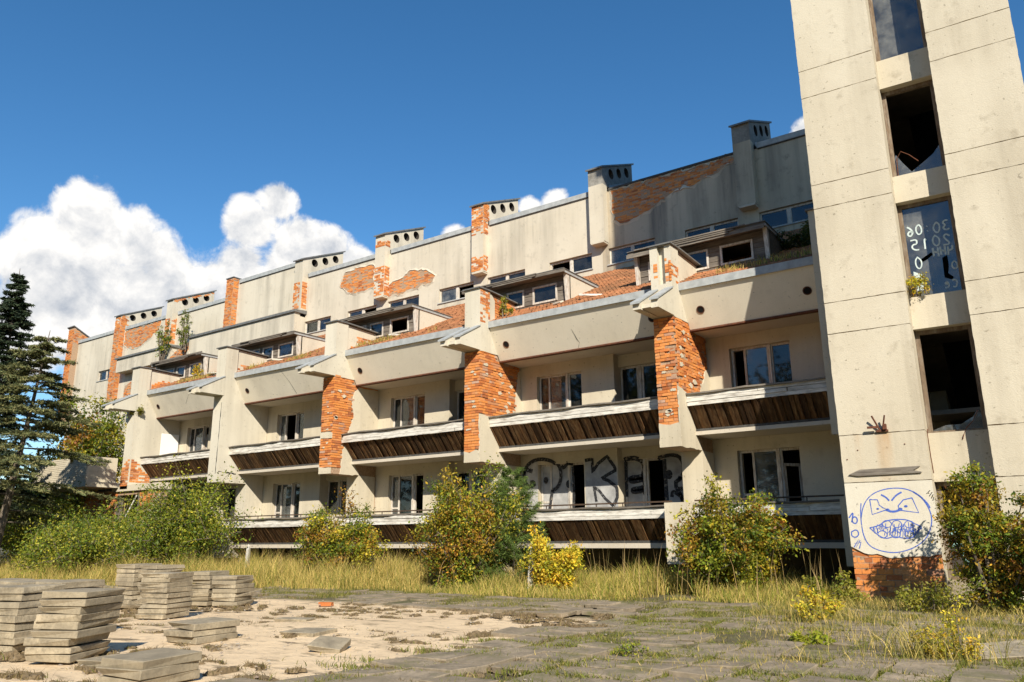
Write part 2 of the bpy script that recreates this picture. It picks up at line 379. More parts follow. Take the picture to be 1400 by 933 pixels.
# a worn brick: box with slightly knocked corners, shared by all single bricks (x length, y depth, z height)
def brick_mesh(seed):
    r = random.Random(seed); mb = MB().box(-.5, .5, -.5, .5, -.5, .5)
    mb.v = [(x+r.uniform(-.03, .03), y+r.uniform(-.10, .10), z+r.uniform(-.06, .06)) for x, y, z in mb.v]
    me = bpy.data.meshes.new('brick'); me.from_pydata(mb.v, [], mb.f); me.update(); me.materials.append(MT['brick']); return me
BRICKS = [brick_mesh(i) for i in range(8)]
BL, BH = .258, .0775
def brick_cells(u0, u1, h0, h1, inside, seed=0, phase=0, BH=BH, BL=BL):
    r = random.Random(seed); row = 0; h = h0
    while h + BH*.6 < h1:
        hdr = (row % 5 == 2); L = BL*.5 if hdr else BL
        u = u0 - ((row+phase) % 2)*L*.5
        while u < u1 - .02:
            a, b = max(u, u0), min(u+L, u1); c = (a+b)/2
            if b-a > .04 and inside(c, h+BH/2): yield c, h+BH/2, b-a-.012, r
            u += L
        h += BH; row += 1
def bricks_single(parent, plane, pos, sgn_axis, u0, u1, h0, h1, inside, seed):
    """single brick objects. plane 'y': face looks to -y at y=pos; plane 'x': face looks to +x at x=pos"""
    for c, h, L, r in brick_cells(u0, u1, h0, h1, inside, seed):
        jit = r.uniform(-.014, .006) - (.028 if r.random() < .13 else 0)
        me = BRICKS[r.randrange(8)]
        if plane == 'y': shared('brick', me, parent, (c, pos+.04-jit, h), (0, 0, r.uniform(-.02, .02)), (L, .08, BH-.012))
        else: shared('brick', me, parent, (pos-.04+jit, c, h), (0, 0, math.pi/2+r.uniform(-.02, .02)), (L, .08, BH-.012))
def bricks_joined(mb, plane, pos, u0, u1, h0, h1, inside, seed, depth=.06, jit=.012):
    for c, h, L, r in brick_cells(u0, u1, h0, h1, inside, seed):
        j = r.uniform(-jit, jit*.5) - (jit*1.6 if r.random() < .10 else 0); hh = (BH-.012)/2
        if plane == 'y': mb.box(c-L/2, c+L/2, pos-j, pos+depth, h-hh, h+hh)
        else: mb.box(pos-depth, pos+j, c-L/2, c+L/2, h-hh, h+hh)
    return mb
def ribbon(mb, pts, w, y, sub=1):
    """flat painted line on a y-plane; pts (x,z); y float or function of x"""
    P = []
    for i in range(len(pts)-1):
        for j in range(sub):
            t = j/sub; P.append((pts[i][0]+(pts[i+1][0]-pts[i][0])*t, pts[i][1]+(pts[i+1][1]-pts[i][1])*t))
    P.append(pts[-1]); n = len(P); v = []
    for i in range(n):
        a, b = P[max(i-1, 0)], P[min(i+1, n-1)]; dx, dz = b[0]-a[0], b[1]-a[1]; l = math.hypot(dx, dz) or 1; ox, oz = -dz/l*w/2, dx/l*w/2
        for s in (1, -1):
            x, z = P[i][0]+ox*s, P[i][1]+oz*s; v.append((x, y(P[i][0], P[i][1]) if callable(y) else y, z))
    mb.add(v, [(2*i, 2*i+1, 2*i+3, 2*i+2) for i in range(n-1)]); return mb
def smoothline(pts, it=2, closed=False):
    for _ in range(it):
        q = [] if closed else [pts[0]]
        for i in range(len(pts)-(0 if closed else 1)):
            a, b = pts[i], pts[(i+1) % len(pts)]
            q += [(a[0]*.75+b[0]*.25, a[1]*.75+b[1]*.25), (a[0]*.25+b[0]*.75, a[1]*.25+b[1]*.75)]
        if not closed: q.append(pts[-1])
        pts = q
    return pts


# ================================================================ the setting: ground
def build_ground():
    mb = MB()
    S = 1500
    # one sheet: fine grid near the camera, long quads to the horizon
    xs = [-S, -300, -120, -60] + [-45+i*1.0 for i in range(0, 66)] + [30, 60, 120, 300, S]
    ys = [-S, -300, -120, -60, -30, -15] + [-6+i*1.0 for i in range(0, 40)] + [45, 60, 120, 300, S]
    r = random.Random(3); idx = {}
    for i, x in enumerate(xs):
        for j, y in enumerate(ys):
            near = -45 < x < 20 and -6 < y < 17
            z = (math.sin(x*.9+y*.4)*.018 + math.sin(x*.37-y*1.1)*.022 + r.uniform(-.012, .012)) if near else 0
            idx[i, j] = len(mb.v); mb.v.append((x, y, z-.02))
    for i in range(len(xs)-1):
        for j in range(len(ys)-1): mb.f.append((idx[i, j], idx[i+1, j], idx[i+1, j+1], idx[i, j+1]))
    return make('ground', mb, 'ground', kind='structure', smooth=True)
GROUND = build_ground()

# ================================================================ main building
BLD = root('abandoned_building', (-19, 19, 0), 'long derelict terraced sanatorium with peeling cream plaster, brick piers and slatted balconies', 'building')
ROOTM[BLD.name] = Matrix.Translation((19, -19, 0))
XR = [-7.25, -13.20, -19.20, -25.20, -31.15]     # right faces of the piers, from the tower leftwards
PW = .55
STO = 2.63
PLF = 17.2                                       # plane of the pier fronts
def bays():
    """(index, left x, right x) of the balcony bays, the first is the one cut by the tower"""
    for k in range(5):
        yield k, XR[k], (-3.9 if k == 0 else XR[k-1]-PW)

def build_shell():
    # slabs
    for h0, h1, mat, nm in ((.86, .98, 'ceiling_white', 'floor_slab'), (3.52, 3.61, 'ceiling_white', 'floor_slab'), (6.17, 6.30, 'ceiling_white', 'ceiling_slab')):
        make(nm, MB().box(-31.6, -1.0, 18.10 if h0 < 6 else 18.33, 25.0, h0, h1), mat, BLD)
    # thin rusted angle under the parapets and dark steel under each parapet edge
    for k, xl, xr in bays():
        make('steel_angle', MB().box(xl+.01, xr-.01, 18.135, 18.30, 6.145, 6.185), 'rust', BLD)
    # inner partition and back walls keep the rooms dark
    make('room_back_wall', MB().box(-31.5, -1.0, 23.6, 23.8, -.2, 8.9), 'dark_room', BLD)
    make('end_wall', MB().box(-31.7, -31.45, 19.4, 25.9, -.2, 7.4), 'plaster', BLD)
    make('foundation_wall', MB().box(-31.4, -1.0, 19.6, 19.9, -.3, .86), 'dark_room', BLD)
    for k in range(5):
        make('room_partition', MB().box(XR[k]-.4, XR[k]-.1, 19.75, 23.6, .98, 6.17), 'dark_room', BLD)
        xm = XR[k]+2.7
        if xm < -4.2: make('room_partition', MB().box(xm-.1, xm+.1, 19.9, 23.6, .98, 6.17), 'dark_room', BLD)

def window(xs, y, h0, h1, transoms=(), glass=True, mat='frame_white', t=.055, panes=None, sill=False, depth=.07, parent=None, name='window'):
    """frame bars at xs (list of bar centres) with panes as children; transoms = [(cell, height)]"""
    mb = MB()
    for i, x in enumerate(xs): mb.box(x-t/2, x+t/2, y, y+depth, h0, h1)
    mb.box(xs[0]+t/2, xs[-1]-t/2, y+.004, y+depth-.004, h1-t, h1); mb.box(xs[0]+t/2, xs[-1]-t/2, y+.004, y+depth-.004, h0, h0+t)
    for c, h in transoms: mb.box(xs[c]+t/2, xs[c+1]-t/2, y+.006, y+depth-.006, h-t/2, h+t/2)
    o = make(name, mb, mat, parent or BLD)
    for i in range(len(xs)-1):
        g = panes[i] if panes else 1
        if not g: continue
        if g == 'board': make('board', MB().box(xs[i]+t/2, xs[i+1]-t/2, y+.02, y+.045, h0+t, h1-t), 'grey_paint', o); continue
        make('pane', MB().box(xs[i]+t/2-.003, xs[i+1]-t/2+.003, y+.03, y+.036, h0+t-.003, h1-t+.003), 'glass' if g == 1 else 'glass_dusty', o)
    return o

def build_walls():
    r = random.Random(11)
    for k, xl, xr in bays():
        for fl in range(2):
            z0 = .98 + STO*fl + (0.0 if fl else 0); z1 = 6.17 - STO*(1-fl) + (0 if fl else -.02); top = 5.83 - STO*(1-fl)
            z0 = .98 if fl == 0 else 3.61
            mb = MB()
            mb.box(xl-.1, xl+.58, 19.27, 19.75, z0, z1)
            mb.box(xl+.58, xl+2.12, 19.27, 19.75, top, z1)
            mb.box(xl+2.12, xl+3.18, 19.27, 19.80, z0, z1)
            if k:
                mb.box(xl+3.18, xl+4.42, 19.55, 19.80, top, z1)
                mb.box(xl+4.42, xr+.1, 19.55, 19.80, z0, z1)
            else: mb.box(xl+3.18, xr+2, 19.273, 19.80, z0, z1)
            make('wall', mb, 'plaster', BLD)
            # low wall under the window part, door beside it
            sill = z0+.72
            make('parapet_wall', MB().box(xl+.60, xl+1.56, 19.40, 19.7, z0, sill), 'plaster_inner', BLD)
            gp = k == 1 and fl == 0
            pan = [r.choice([1, 1, 1, 0, 2]), r.choice([1, 1, 0, 2])] if not gp else ['board', 'board']
            if not gp and r.random() < .35: pan[r.randrange(2)] = 2
            window([xl+.62, xl+.94, xl+1.53], 19.40, sill, top, [(0, sill+.42)], panes=pan)
            # french door leaf
            dx0, dx1 = xl+1.62, xl+2.09
            dl = window([dx0, dx1], 19.42, z0, top, panes=[0 if gp else (1 if r.random() < .7 else 0)], name='balcony_door')
            if not gp and r.random() < .5:
                a_ = r.uniform(.25, 1.1); lf = make('casement_leaf', MB().box(0, .50, 0, .045, 0, .06).box(0, .50, 0, .045, 1.75, 1.82).box(0, .055, .002, .043, .06, 1.75).box(.445, .50, .002, .043, .06, 1.75), 'frame_white', dl); lf.location = (dx0+.03, 19.50, z0+.05); lf.rotation_euler = (0, 0, a_)
            make('door_post', MB().box(xl+1.555, xl+1.60, 19.37, 19.48, z0, top), 'frame_white', dl)
            if k:
                a = [xl+3.22, xl+3.72]; b = [xl+3.88, xl+4.38]
                w2 = window(a, 19.66, z0+.02, top, panes=['board' if gp else 1], name='balcony_door')
                make('door_post', MB().box(xl+3.76, xl+3.84, 19.64, 19.73, z0, top), 'frame_white', w2)
                window(b, 19.66, z0+.55 if fl else z0+.02, top, panes=[0 if gp else (1 if r.random() < .6 else 2)])
                if fl or not gp: make('parapet_wall', MB().box(xl+3.86, xl+4.42, 19.64, 19.78, z0, z0+(.55 if fl else .5)), 'plaster_inner', BLD)
    # white sheet leaning on the leftmost balcony
    make('white_door_leaf', MB().box(-31.10, -31.06, 18.42, 19.2, 3.65, 5.55), 'door_white', BLD)

def build_parapets():
    for k, xl, xr in bays():
        mb = MB().prism_x([(17.65, 7.10), (17.80, 7.10), (18.32, 6.19), (18.17, 6.19)], xl+.006, xr-.006)
        o = make('parapet', mb, 'plaster_parapet', BLD)
        cm = MB().prism_x([(17.60, 7.09), (17.60, 7.285), (17.95, 7.33), (17.95, 7.12), (17.63, 7.12), (17.63, 7.09)], xl-.0, xr-.004)
        make('metal_coping', cm, 'zinc', o)
        for xx in ([xl+.41] + ([xr-.36] if True else [])):
            # drain hole: a short pipe end set in the slanted face
            ring = MB(); c = Vector((xx, 17.936, 6.60)); nrm = Vector((0, -.868, -.496)); up = Vector((0, .563*-1, .826))
            up = Vector((0, -.496, .868)); rt = Vector((1, 0, 0)); n = 18
            for rr, off in ((.105, .012), (.085, .012), (.083, .003)):
                for j in range(n):
                    q = c + (rt*math.cos(2*math.pi*j/n)+up*math.sin(2*math.pi*j/n))*rr + nrm*off; ring.v.append(tuple(q))
            for a in range(2):
                for j in range(n): ring.f.append((a*n+j, a*n+(j+1) % n, (a+1)*n+(j+1) % n, (a+1)*n+j))
            ro = make('drain_pipe', ring, 'rust', o)
            dk = MB(); dk.v = ring.v[2*n:]; dk.f = [tuple(range(n))]
            make('pipe_mouth', dk, 'black_hole', ro)
    # cracks in two parapets: thin recessed-looking dark splinters with lifted plaster
    def P(x, t): return (x, 17.65+.52*t, 7.10-.91*t)
    for pts in ([(-10.55, .45), (-10.50, .62), (-10.47, .74), (-10.42, .84), (-10.50, .98)], [(-28.2, .15), (-28.6, .45), (-28.8, .62)], [(-27.2, .1), (-26.9, .5), (-26.6, .8)], [(-22.6, .05), (-22.35, .5), (-22.2, .95)]):
        mb = MB(); w = .006
        v = []
        for i, (x, t) in enumerate(pts):
            ww = w*(.5+.9*((i*7) % 3)/2)
            for s in (-1, 1):
                p = P(x+s*ww, t); v.append((p[0], p[1]-.004, p[2]-.003))
        mb.add(v, [(2*i, 2*i+1, 2*i+3, 2*i+2) for i in range(len(pts)-1)])
        make('crack', mb, 'black_hole', BLD)

def slat_mesh(w, seed):
    r = random.Random(seed); a, b = (17.70, 4.185), (18.20, 3.615); t = .022
    dy, dz = b[0]-a[0], b[1]-a[1]; l = math.hypot(dy, dz); ny, nz = -dz/l, dy/l
    mb = MB().prism_x([a, (a[0]+ny*-t, a[1]+nz*-t), (b[0]+ny*-t, b[1]+nz*-t), b], 0, w); return mb
def build_balconies():
    r = random.Random(5)
    SL = []
    for i in range(4):
        mb = slat_mesh(.086, i); me = bpy.data.meshes.new('slat'); me.from_pydata(mb.v, [], mb.f); me.update(); me.materials.append(MT['slat']); SL.append(me)
    for k, xl, xr in bays():
        for fl in range(2):
            dz = -STO*(1-fl)
            x0, x1 = xl+.012, xr-.012
            if fl == 0: x0 -= .0
            fa = make('balcony', MB().box(x0, x1, 17.70, 17.745, 4.20+dz, 4.44+dz), 'grey_wood', BLD)
            hs = [4.185, 4.275, 4.365, 4.45]
            for i in range(3):
                n = 1; xa = x0
                cuts = [x0] + sorted(r.uniform(x0+.8, x1-.5) for _ in range(1)) + [x1]
                for c in range(len(cuts)-1):
                    j = r.uniform(-.006, .006)
                    if r.random() < .06 and i == 2: continue
                    fb = make('fascia_board', MB().box(cuts[c]+.002, cuts[c+1]-.003, 17.655+j, 17.70, hs[i]+dz+.004, hs[i+1]+dz-.003), 'white_board', fa)
                    if r.random() < .3: fb.rotation_euler = (0, 0, r.uniform(-.0012, .0012)); fb.location = (0, r.uniform(-.012, .0), r.uniform(-.012, .006))
            # weathered top plank, broken along its length
            tp = rag([(x0, 17.60), (x1, 17.60), (x1, 17.86), (x0, 17.86)], .35, .025, seed=k*2+fl)
            mb = MB(); n = len(tp); mb.add([(x, y, 4.452+dz+.012*math.sin(x*3)) for x, y in tp]+[(x, y, 4.49+dz+.012*math.sin(x*3)) for x, y in tp], [tuple(range(n-1, -1, -1)), tuple(range(n, 2*n))]+[(i, (i+1) % n, n+(i+1) % n, n+i) for i in range(n)])
            make('top_plank', mb, 'grey_wood', fa)
            # slats of the slanted breast
            single = (fl == 1 and k <= 2) or (fl == 0 and k == 1)
            x = x0+.004; jm = MB()
            while x + .03 < x1:
                w = min(.090, x1-x)
                off = r.uniform(-.008, .008); dy_, dz_ = .75*off, .66*off
                if r.random() < .035 and k != 0: x += .090; continue
                if single:
                    shared('slat', SL[r.randrange(4)], fa, (x, dy_, dz+dz_), (0, 0, r.uniform(-.004, .004)), (w*.95/.086, 1, 1))
                else:
                    s = slat_mesh(w*.95, 0); jm.add([(a+x, b+dy_, c+dz+dz_) for a, b, c in s.v], s.f)
                x += .090
            make('bottom_batten', MB().box(x0, x1, 18.115, 18.205, 3.614+dz, 3.67+dz), 'asphalt_felt', fa)
            make('backing_board', MB().prism_x([(17.745, 4.19+dz), (17.775, 4.19+dz), (18.235, 3.66+dz), (18.20, 3.66+dz)], x0, x1), 'slat', fa)
            if not single: make('slat_row', jm, 'slat', fa, kind='stuff')
            if fl == 0:
                rl = MB().box(x0, x1, 17.72, 17.76, 1.93, 1.965)
                for i in range(int((x1-x0)/.75)): rl.box(x0+.3+i*.75, x0+.32+i*.75, 17.73, 17.75, 1.80, 1.93)
                make('railing', rl, 'old_iron', fa)

# ---- piers
FRONT_PL = {  # plaster left on the pier fronts (x offset from the left edge 0..PW, h)
    0: [[(0, 3.18), (PW, 3.18), (PW, 3.74), (.3, 3.70), (0, 3.76)]],
    1: [[(0, 3.18), (PW, 3.18), (PW, 3.46), (.42, 3.52), (.2, 3.44), (0, 3.50)]],
    2: [[(0, 3.18), (PW, 3.18), (PW, 3.36), (0, 3.40)], [(0, 4.33), (PW, 4.30), (PW, 4.48), (.3, 4.52), (0, 4.50)]],
}
SIDE_PL = {   # plaster left on the pier right faces (y, h)
    0: [[(17.2, 3.18), (18.46, 3.18), (18.2, 3.6), (17.72, 4.2), (17.68, 4.52), (17.2, 4.62)], [(18.60, 4.45), (19.26, 4.45), (19.26, 5.35), (19.05, 5.3), (18.85, 4.95), (18.62, 4.75)]],
    1: [[(17.2, 3.18), (18.46, 3.18), (18.2, 3.6), (17.72, 4.2), (17.68, 4.50), (17.2, 4.52)], [(18.95, 4.5), (19.26, 4.5), (19.26, 6.1), (19.12, 6.0), (19.0, 5.3)]],
    2: [[(17.62, 3.18), (18.46, 3.18), (18.2, 3.6), (17.80, 4.1), (17.70, 4.0), (17.66, 3.5)], [(17.86, 4.45), (19.26, 4.45), (19.26, 6.12), (18.3, 6.12), (18.1, 5.9), (18.02, 5.5), (18.12, 5.1), (18.0, 4.8)]],
}
def build_piers():
    for k in range(6):
        end = k == 5
        xr = -3.32 if end else XR[k]; xl = -3.90 if end else xr-PW
        bare = k in (0, 1, 2)
        g = .03 if bare else 0
        body = MB().prism_x([(PLF+g, 3.18), (18.48, 3.18), (18.48, -.3), (19.26, -.3), (19.26, 7.2), (PLF+g, 7.2)], xl, xr-g)
        o = make('pier', body, 'mortar' if bare else ('plaster_head' if k in (3, 4) else 'plaster'), BLD)
        # plastered fin below
        if bare: make('lower_fin', MB().prism_x([(18.45, 3.18), (18.45, -.3), (19.2, -.3), (19.2, 3.17)], xl-.004, xr+.0), 'plaster', o)
        # short divider between the ground floor balconies
        make('balcony_divider', MB().prism_x([(17.25, .52), (18.44, .52), (18.44, 1.2), (18.2, 1.9), (17.25, 1.9)], xl+.004, xr-.004), 'plaster', o)
        # head above the eaves
        hm = MB()
        if k == 0:
            hm.box(xl, xl+.20, PLF, 17.71, 7.2, 8.22).box(xl+.38, xr, PLF+.03, 17.71, 7.2, 8.22).box(xl+.20, xl+.38, PLF+.16, 17.70, 7.2, 8.215)
        else: hm.box(xl, xr, PLF, 17.71, 7.2, 8.22)
        hd = make('pier_head', hm, 'plaster_head', BLD)
        make('wing_wall', MB().prism_x([(17.71, 7.0), (19.45, 7.6), (19.45, 8.14), (17.71, 8.20)], xl+.06, xr-.06), 'plaster_head' if k not in (1,) else 'mortar', hd)
        make('metal_cap', MB().prism_x([(PLF-.06, 8.215), (PLF-.06, 8.25), (17.75, 8.262), (19.52, 8.20), (19.52, 8.165), (17.75, 8.225)], xl-.05, xr+.05), 'zinc_dark', hd)
        if end: continue
        # scupper: two cheeks, a floor and sheet metal covers
        prof = [(PLF+.02, 7.08), (16.42, 6.66), (16.14, 6.54), (16.14, 6.33), (17.1, 6.36), (PLF+.02, 6.36)]
        sp = MB().prism_x(prof, xl-.02, xl+.17); sp2 = [(y+.06, z) for y, z in prof]
        sp.prism_x([(PLF+.02, 7.08), (16.48, 6.68), (16.30, 6.60), (16.30, 6.36), (PLF+.02, 6.36)], xr-.17, xr+.012)
        sp.prism_x([(PLF, 6.56), (16.25, 6.46), (16.25, 6.37), (PLF, 6.37)], xl+.165, xr-.165)
        s_ = make('scupper', sp, 'plaster_head', hd)
        for a, b, y1 in ((xl-.05, xl+.19, 16.06), (xr-.19, xr+.04, 16.24)):
            yy = y1; zz = 6.54+(yy-16.14)*.5
            make('metal_cover', MB().prism_x([(PLF, 7.10), (yy, zz+.0), (yy, zz-.05), (yy+.03, zz-.04), (yy+.05, zz-.015), (PLF, 7.07)], a, b), 'zinc', s_)
        if not bare: continue
        # single bricks on the nearest pier; joined brickwork on those farther off
        seed = 40+k
        fp = FRONT_PL[k]; spl = SIDE_PL[k]
        fin = lambda u, h: not any(inpoly(u-xl, h, p) for p in fp)
        sin_ = lambda u, h: not any(inpoly(u, h, p) for p in spl) and not (u > 17.62 and (3.15 < h < 4.5) and u > 17.62+(4.5-h)*.0)
        if k == 0:
            bricks_single(o, 'y', PLF, 0, xl, xr, 3.70, 6.36, fin, seed)
            bricks_single(o, 'x', xr, 0, PLF+.12, 19.2, 4.5, 6.9, lambda u, h: sin_(u, h) and h < 7.1-(u-17.65)*1.45+.0 if u > 17.66 and h > 6.2 else sin_(u, h) and h < 6.4, seed+9)
        else:
            mb = MB(); bricks_joined(mb, 'y', PLF, xl, xr, 3.38, 6.36, fin, seed)
            bricks_joined(mb, 'x', xr, PLF+.02, 19.2, 3.38, 6.5, lambda u, h: sin_(u, h) and (h < 6.15 or u < 18.0), seed+9)
            make('brickwork', mb, 'brick', o, kind='stuff')
        # corbel zone stays plastered
        make('plaster_patch', MB().prism_x(rag([(PLF-.004, 6.34), (18.2, 6.36), (17.66, 7.1), (17.66, 7.2), (PLF-.004, 7.2)], .2, .012, seed), xr-.029, xr+.004), 'plaster_head', o)
        make('plaster_patch', MB().plate_y([(xl, 6.36), (xr, 6.36), (xr, 7.2), (xl, 7.2)], PLF-.003, PLF+.028), 'plaster_head', o)
        for i, p in enumerate(fp):
            pp = rag([(xl+u, h) for u, h in p], .10, .018, seed+i, keep=(0,))
            make('plaster_patch', MB().plate_y(pp, PLF-.004, PLF+.028), 'plaster', o)
        for i, p in enumerate(spl):
            make('plaster_patch', MB().prism_x(rag(p, .12, .02, seed+5+i), xr-.028, xr+.005), 'plaster', o)
        # remains of render and lime on the brick
        r = random.Random(seed)
        for i in range(13):
            u, h, a = r.uniform(17.3, 18.9), r.uniform(4.7, 6.1), r.uniform(.05, .16)
            if h > 6.2-(u-18.3)*.9 and u > 18.3: continue
            pl = blotch(u, h, a, a*.5, i)
            make('plaster_patch', MB().prism_x(pl, xr-.02, xr+.008), 'plaster', o)
        for i in range(7):
            u, h, a = r.uniform(.12, PW-.12), r.uniform(3.8, 6.0), r.uniform(.05, .11)
            pl = blotch(xl+u, h, a*.9, a*.45, i+30)
            make('plaster_patch', MB().plate_y(pl, PLF-.008, PLF+.02), 'plaster', o)
    # exposed brick on the pier heads and wing walls
    hb = MB()
    x = XR[0]; bricks_joined(hb, 'y', PLF+.02, x-.17, x, 7.25, 7.92, lambda u, h: h < 7.92-.25*(u-x+.17)/.17, 3); bricks_joined(hb, 'y', PLF-.006, x-PW+.08, x-PW+.20, 7.3, 7.75, lambda u, h: True, 4)
    bricks_joined(hb, 'x', x+.006, PLF, 17.66, 7.25, 7.82, lambda u, h: h < 7.85-(u-17.2)*.35, 31)
    bricks_joined(hb, 'x', x-.05, 17.72, 18.25, 7.2, 7.62, lambda u, h: h < 7.6-(u-17.72)*.5, 5)
    x = XR[1]; bricks_joined(hb, 'x', x-.04, 17.72, 19.4, 7.1, 8.14, lambda u, h: True, 6); bricks_joined(hb, 'x', x+.008, PLF+.02, 17.69, 7.2, 8.2, lambda u, h: True, 7)
    x = XR[2]; bricks_joined(hb, 'x', x-.05, 17.9, 19.1, 7.2, 7.95, lambda u, h: h < 7.5+.45*math.sin((u-17.9)*2.4), 8)
    x = XR[3]; bricks_joined(hb, 'x', x-.05, 17.75, 19.1, 7.2, 7.8, lambda u, h: h < 7.45+.3*math.sin((u-17.7)*2.2), 9)
    x = XR[4]; bricks_joined(hb, 'x', x-.05, 17.8, 19.0, 7.2, 7.9, lambda u, h: h < 7.5+.3*math.sin((u-17.7)*2.0), 10)
    make('pier_brickwork', hb, 'brick', BLD, kind='stuff')
    # bare strip of plaster left standing on the second wing wall
    make('plaster_patch', MB().prism_x(rag([(17.74, 7.3), (17.95, 7.3), (17.97, 8.0), (17.76, 8.18)], .12, .02, 2), XR[1]-.05, XR[1]-.02), 'plaster_head', BLD)
    # cracked bottom of the leftmost piers: brick where the render fell
    lb = MB(); x = XR[4]
    bricks_joined(lb, 'x', x+.012, PLF+.05, 18.3, 3.45, 4.45, lambda u, h: h < 4.45-(u-17.2)*.85, 21); bricks_joined(lb, 'y', PLF-.012, x-PW, x, 3.3, 4.4, lambda u, h: h < 4.25+.15*math.sin(u*9), 22)
    make('pier_brickwork', lb, 'brick', BLD, kind='stuff')
    make('crack', MB().prism_x(rag([(17.25, 3.55), (18.0, 3.5), (18.0, 3.53), (17.25, 3.58)], .06, .02, 5), XR[3]-.02, XR[3]+.005), 'black_hole', BLD)
    make('crack', MB().plate_y(rag([(XR[3]-.10, 3.5), (XR[3]-.08, 3.5), (XR[3]-.05, 6.1), (XR[3]-.07, 6.1)], .15, .012, 5), PLF-.005, PLF+.02), 'black_hole', BLD)

# ---- roof slope, dormers
RS = .478
def roofz(y): return 7.28 + RS*(y-17.65)
def build_roof():
    make('roof_deck', MB().prism_x([(17.9, roofz(17.9)-.06), (26.1, roofz(26.1)-.06), (26.1, roofz(26.1)-.26), (17.9, roofz(17.9)-.26)], -31.7, -2.5), 'grey_wood', BLD)
    r = random.Random(9)
    # small clay tiles, one joined mesh
    V = []; F = []; tw, tl = .125, .115
    cs, sn = math.cos(math.atan(RS)), math.sin(math.atan(RS)); row = 0; s = 0.0
    L = (25.95-17.66)/cs
    holes = [(-27.5, 19.3, 1.2), (-30, 20.4, 1.0), (-9.9, 24.4, .8), (-11.3, 25.0, .6)]
    while s < L:
        x = -31.6 + (row % 2)*tw*.5
        while x < -3.0:
            y = 17.66+s*cs; 
            if not any((x-hx)**2+(y-hy)**2 < hr*hr*(.7+.6*r.random()) for hx, hy, hr in holes) and r.random() > .015:
                t = r.uniform(-.012, .012); z = roofz(y)-.01; lift = .022+r.uniform(0, .03)
                x0, x1 = x+r.uniform(-.01, .01), x+tw*.93; y1 = y+tl*1.15*cs; z1 = z+tl*1.15*sn
                o = len(V)
                V += [(x0, y, z+lift+t), (x1, y, z+lift-t), (x1, y1, z1+.012), (x0, y1, z1+.012), (x0, y, z), (x1, y, z)]
                F += [(o, o+1, o+2, o+3), (o, o+4, o+5, o+1)]
            x += tw
        s += tl; row += 1
    np_mesh('roof_tiles', np.array(V), [np.array(F)], 'roof_tile', BLD, kind='stuff')
    # broken boards and rubble on the slope
    for i, (x, y, l, a) in enumerate([(-10.2, 18.5, .75, .5), (-11.2, 18.3, .35, -.3), (-9.7, 24.0, .8, .4), (-10.6, 23.8, .6, -.2), (-10.1, 24.6, .9, .2), (-30.2, 19.2, .6, .3), (-29.6, 19.7, .5, -.6), (-24.0, 18.6, .4, .8), (-18.1, 18.8, .4, .5), (-28.3, 18.7, .5, .1)]):
        o = make('fallen_board', MB().box(-l/2, l/2, -.07, .07, .0, .05), 'plaster_head' if i % 2 else 'white_board', BLD, bevel=.01)
        o.location = (x, y, roofz(y)+.05); o.rotation_euler = (math.atan(RS), .05, a)

